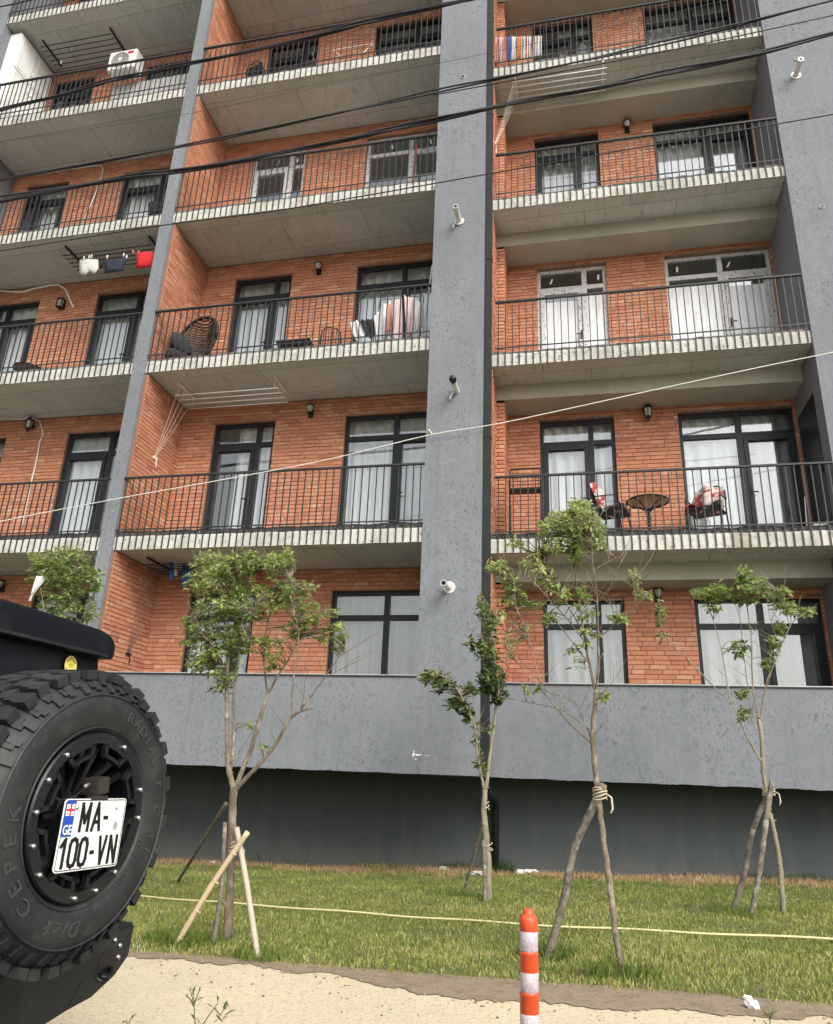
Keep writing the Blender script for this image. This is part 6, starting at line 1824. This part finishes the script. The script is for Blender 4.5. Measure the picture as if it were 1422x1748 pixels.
MB().lathe([(-.012, .006), (.0, .008), (.012, .006), (.012, 0)], cb[-1], (0, 1, .4), 10).build('cable_gland', M['silver'], veh)

# body: tub, tailgate, hardtop, roof cap, bumper, wheels (own axes)
zr = lambda w: w - JZ
xb = -.42                     # rear face of the body
YB = -.22
sec = [(-.80, .62), (-.80, 1.12), (-.785, 1.20), (.785, 1.20), (.80, 1.12), (.80, .62)]
body = MB()
body.prism(sec, lambda a_, b_, d_: (d_, a_ + YB, b_), xb - 3.3, xb)
body.build('body', M['jeep_black'], veh, bevel=.02)
MB().box(xb - .01, xb + .03, -.62 + YB, .62 + YB, .68, 1.17).build('tailgate', M['jeep_black'], veh, bevel=.012)
# wheel carrier between tailgate and spare wheel
MB().box(xb + .03, -.16, -.12, .12, WC[2] - .14, WC[2] + .14).build('wheel_carrier', M['rim'], veh, bevel=.01)
# hardtop
zt0, zt1 = 1.205, zr(1.66)
def ht(d0, d1):
    return None
hs0 = [(-.775, zt0), (.775, zt0), (.70, zt1 + .03), (-.70, zt1 + .03)]
mb = MB()
n = 4
vs = [(xb - .005, a_ + YB, b_) for a_, b_ in hs0] + [(xb - 2.0, a_ + YB, b_) for a_, b_ in hs0]
vs[2] = (xb - .06, .70 + YB, zt1 + .03); vs[3] = (xb - .06, -.70 + YB, zt1 + .03)
mb.add(vs, [(0, 1, 2, 3), (7, 6, 5, 4), (0, 4, 5, 1), (1, 5, 6, 2), (2, 6, 7, 3), (3, 7, 4, 0)])
hard = mb.build('hardtop', M['jeep_black'], veh, bevel=.02)
# rear glass set in the sloping back
dz = (zt1 + .03 - zt0)
def back(a_, t_, d_): return (xb - .005 - .055 * t_ + d_, a_, zt0 + dz * t_)
MB().prism([(-.60 + YB, .10), (.60 + YB, .10), (.56 + YB, .80), (-.56 + YB, .80)], lambda a_, b_, d_: back(a_, b_, d_), .001, .008).build('rear_window', M['glass_black'] if 'glass_black' in M else M['jeep_black'], hard)
# roof cap: rounded, overhanging the glass
cap = MB()
prof2 = [(-.738, 0), (-.745, .06), (-.738, .098), (-.715, .124), (-.66, .139), (-.3, .149), (0, .152), (.3, .149), (.66, .139), (.715, .124), (.738, .098), (.745, .06), (.738, 0)]
zc0 = zr(1.660)
rows = []
for xx, sc_, dz_ in ((xb - 2.1, 1.0, 0), (xb - .16, 1.0, 0), (xb - .05, 1.0, -.001), (xb - .024, .998, -.006), (xb - .008, .993, -.014), (xb - .001, .988, -.025)):
    rows.append([(xx, a_ * sc_ * .965 + YB, zc0 + max(b_ * .80 + (dz_ if b_ > .04 else 0), 0)) for a_, b_ in prof2])
m_n = len(prof2)
vs = [v for r_ in rows for v in r_]
fs = []
for i in range(len(rows) - 1):
    for j in range(m_n - 1):
        fs.append((i * m_n + j, i * m_n + j + 1, (i + 1) * m_n + j + 1, (i + 1) * m_n + j))
fs.append(tuple((len(rows) - 1) * m_n + j for j in range(m_n)))
fs.append(tuple(reversed(range(m_n))))
for i in range(len(rows) - 1):
    fs.append((i * m_n, (i + 1) * m_n, (i + 1) * m_n + m_n - 1, i * m_n + m_n - 1))
cap.add(vs, fs)
rc = cap.build('roof_cap', M['jeep_black'], veh, smooth=False, bevel=.006)
MB().box(xb - .004, xb + .004, -.67 + YB, .67 + YB, zc0 + .003, zc0 + .014).build('cap_lip', M['rim'], rc)
# yellow round sticker on the rear glass
stc = MB()
sc0 = np.array(back(.310, .855, .0095))
tn = np.array([-.055, 0, dz]); tn /= np.linalg.norm(tn)
def ST(a_, b_, d_):
    q = sc0 + np.array([d_, a_, 0]) + tn * b_
    return tuple(q)
stk = MB().prism([(.031 * math.cos(t_), .036 * math.sin(t_)) for t_ in np.linspace(0, 2 * math.pi, 29)[:-1]], ST, 0, .0012).build('sticker', M['yellow'], hard)
inkm = mat('brown_sticker_print', (.28, .22, .05), .5)
mb = MB()
for r_, w_, a0, a1 in ((.024, .0018, 20, 160), (.024, .0022, 200, 300), (.018, .0012, 30, 150)):
    n = 16
    q = [((r_ - w_) * math.cos(math.radians(a0 + (a1 - a0) * i / n)), (r_ - w_) * 1.16 * math.sin(math.radians(a0 + (a1 - a0) * i / n))) for i in range(n + 1)]
    q2 = [((r_ + w_) * math.cos(math.radians(a0 + (a1 - a0) * i / n)), (r_ + w_) * 1.16 * math.sin(math.radians(a0 + (a1 - a0) * i / n))) for i in range(n + 1)]
    mb.prism(q + q2[::-1], ST, .0013, .0017)
for i in range(7):
    a_ = -.010 + .0033 * i
    mb.prism([(a_, -.012 + .004 * (i % 3)), (a_ + .0012, -.012 + .004 * (i % 3)), (a_ + .002, .006 + .003 * (i % 2)), (a_ + .0008, .006 + .003 * (i % 2))], ST, .0013, .0017)
mb.build('sticker_print', inkm, hard)
# rear bumper: folded steel plate with angled ends
xbf = -.30
poly = [(-1.15, zr(.70)), (-1.14, zr(.58)), (-.97, zr(.49)), (-.60, zr(.44)), (.15, zr(.44)), (.42, zr(.492)), (.536, zr(.507)), (.64, zr(.55)), (.702, zr(.602)), (.715, zr(.715)), (.50, zr(.70))]
bp = MB().prism(poly, lambda a_, b_, d_: (d_, a_, b_), xbf - .14, xbf).build('rear_bumper', M['bumper'], veh, bevel=.010)
MB().prism([(.415, zr(.505)), (.435, zr(.505)), (.492, zr(.575)), (.462, zr(.575))], lambda a_, b_, d_: (d_, a_, b_), xbf - .03, xbf + .0015).build('bumper_slot', M['ink'], bp)
MB().prism([(.575 + .042 * math.cos(t_), zr(.61) + .040 * math.sin(t_)) for t_ in np.linspace(0, 2 * math.pi, 17)[:-1]], lambda a_, b_, d_: (d_, a_, b_), xbf - .02, xbf + .0012).build('light_recess', M['ink'], bp)
for a_, b_ in ((.632, .650), (.632, .613), (.548, .562), (.60, .672)):
    MB().lathe([(0, .010), (.006, .010), (.010, .006), (.011, 0)], (xbf, a_, zr(b_)), (1, 0, 0), 10).build('bolt', M['silver'], bp, smooth=True)
MB().tube([(xbf + .005, .54, zr(.572)), (xbf + .02, .555, zr(.565)), (xbf + .022, .58, zr(.568)), (xbf + .005, .60, zr(.585))], .009, 8).build('shackle', M['rim'], bp, smooth=True)
# road wheels: copies of the spare wheel's tyre on plain rims, under the body
for (wx, wy) in ((xb - .62, .66 + YB), (xb - .62, -.66 + YB)):
    w = bpy.data.objects.new('road_wheel', None); COL.objects.link(w); w.parent = veh
    c_ = np.array([wx, wy, .424])
    w.location = tuple(c_)
    s = 1 if wy > YB else -1
    w.rotation_euler = (0, 0, s * math.pi / 2)
    for src in (tyre, ):
        o = bpy.data.objects.new('tyre', src.data); COL.objects.link(o); o.parent = w
        o.location = tuple(-WC)
    o = MB().lathe([(-.02, .236), (-.01, .22), (-.08, .19), (-.09, .06), (-.05, .05), (-.05, 0)], (0, 0, 0), (1, 0, 0), 32).build('rim', M['rim'], w, smooth=True)
MB().tube([(xb - .62, -.6 + YB, .42), (xb - .62, .6 + YB, .42)], .05, 10).build('axle', M['rim'], veh)
MB().box(xb - 3.0, xb - .02, -.45 + YB, .45 + YB, .47, .64).build('chassis', M['rim'], veh)
for s in (-1, 1):
    MB().prism([(xb - .10, .92), (xb - .14, 1.02), (xb - .34, 1.08), (xb - .95, 1.08), (xb - 1.15, 1.0), (xb - 1.22, .80), (xb - 1.16, .80), (xb - 1.10, .95), (xb - .92, 1.02), (xb - .36, 1.02), (xb - .18, .96), (xb - .15, .80), (xb - .10, .80)], lambda a_, b_, d_: (a_, d_ + YB, b_), s * .80, s * .98).build('wheel_arch', M['bumper'], veh)
    MB().box(xb - .005, xb + .035, s * .70 - .07 + YB, s * .70 + .07 + YB, .95, 1.13).build('tail_lamp', M['red_paint'], veh, bevel=.01)
# remove leftovers of helper objects that hold no geometry
print('objects', len(bpy.data.objects))
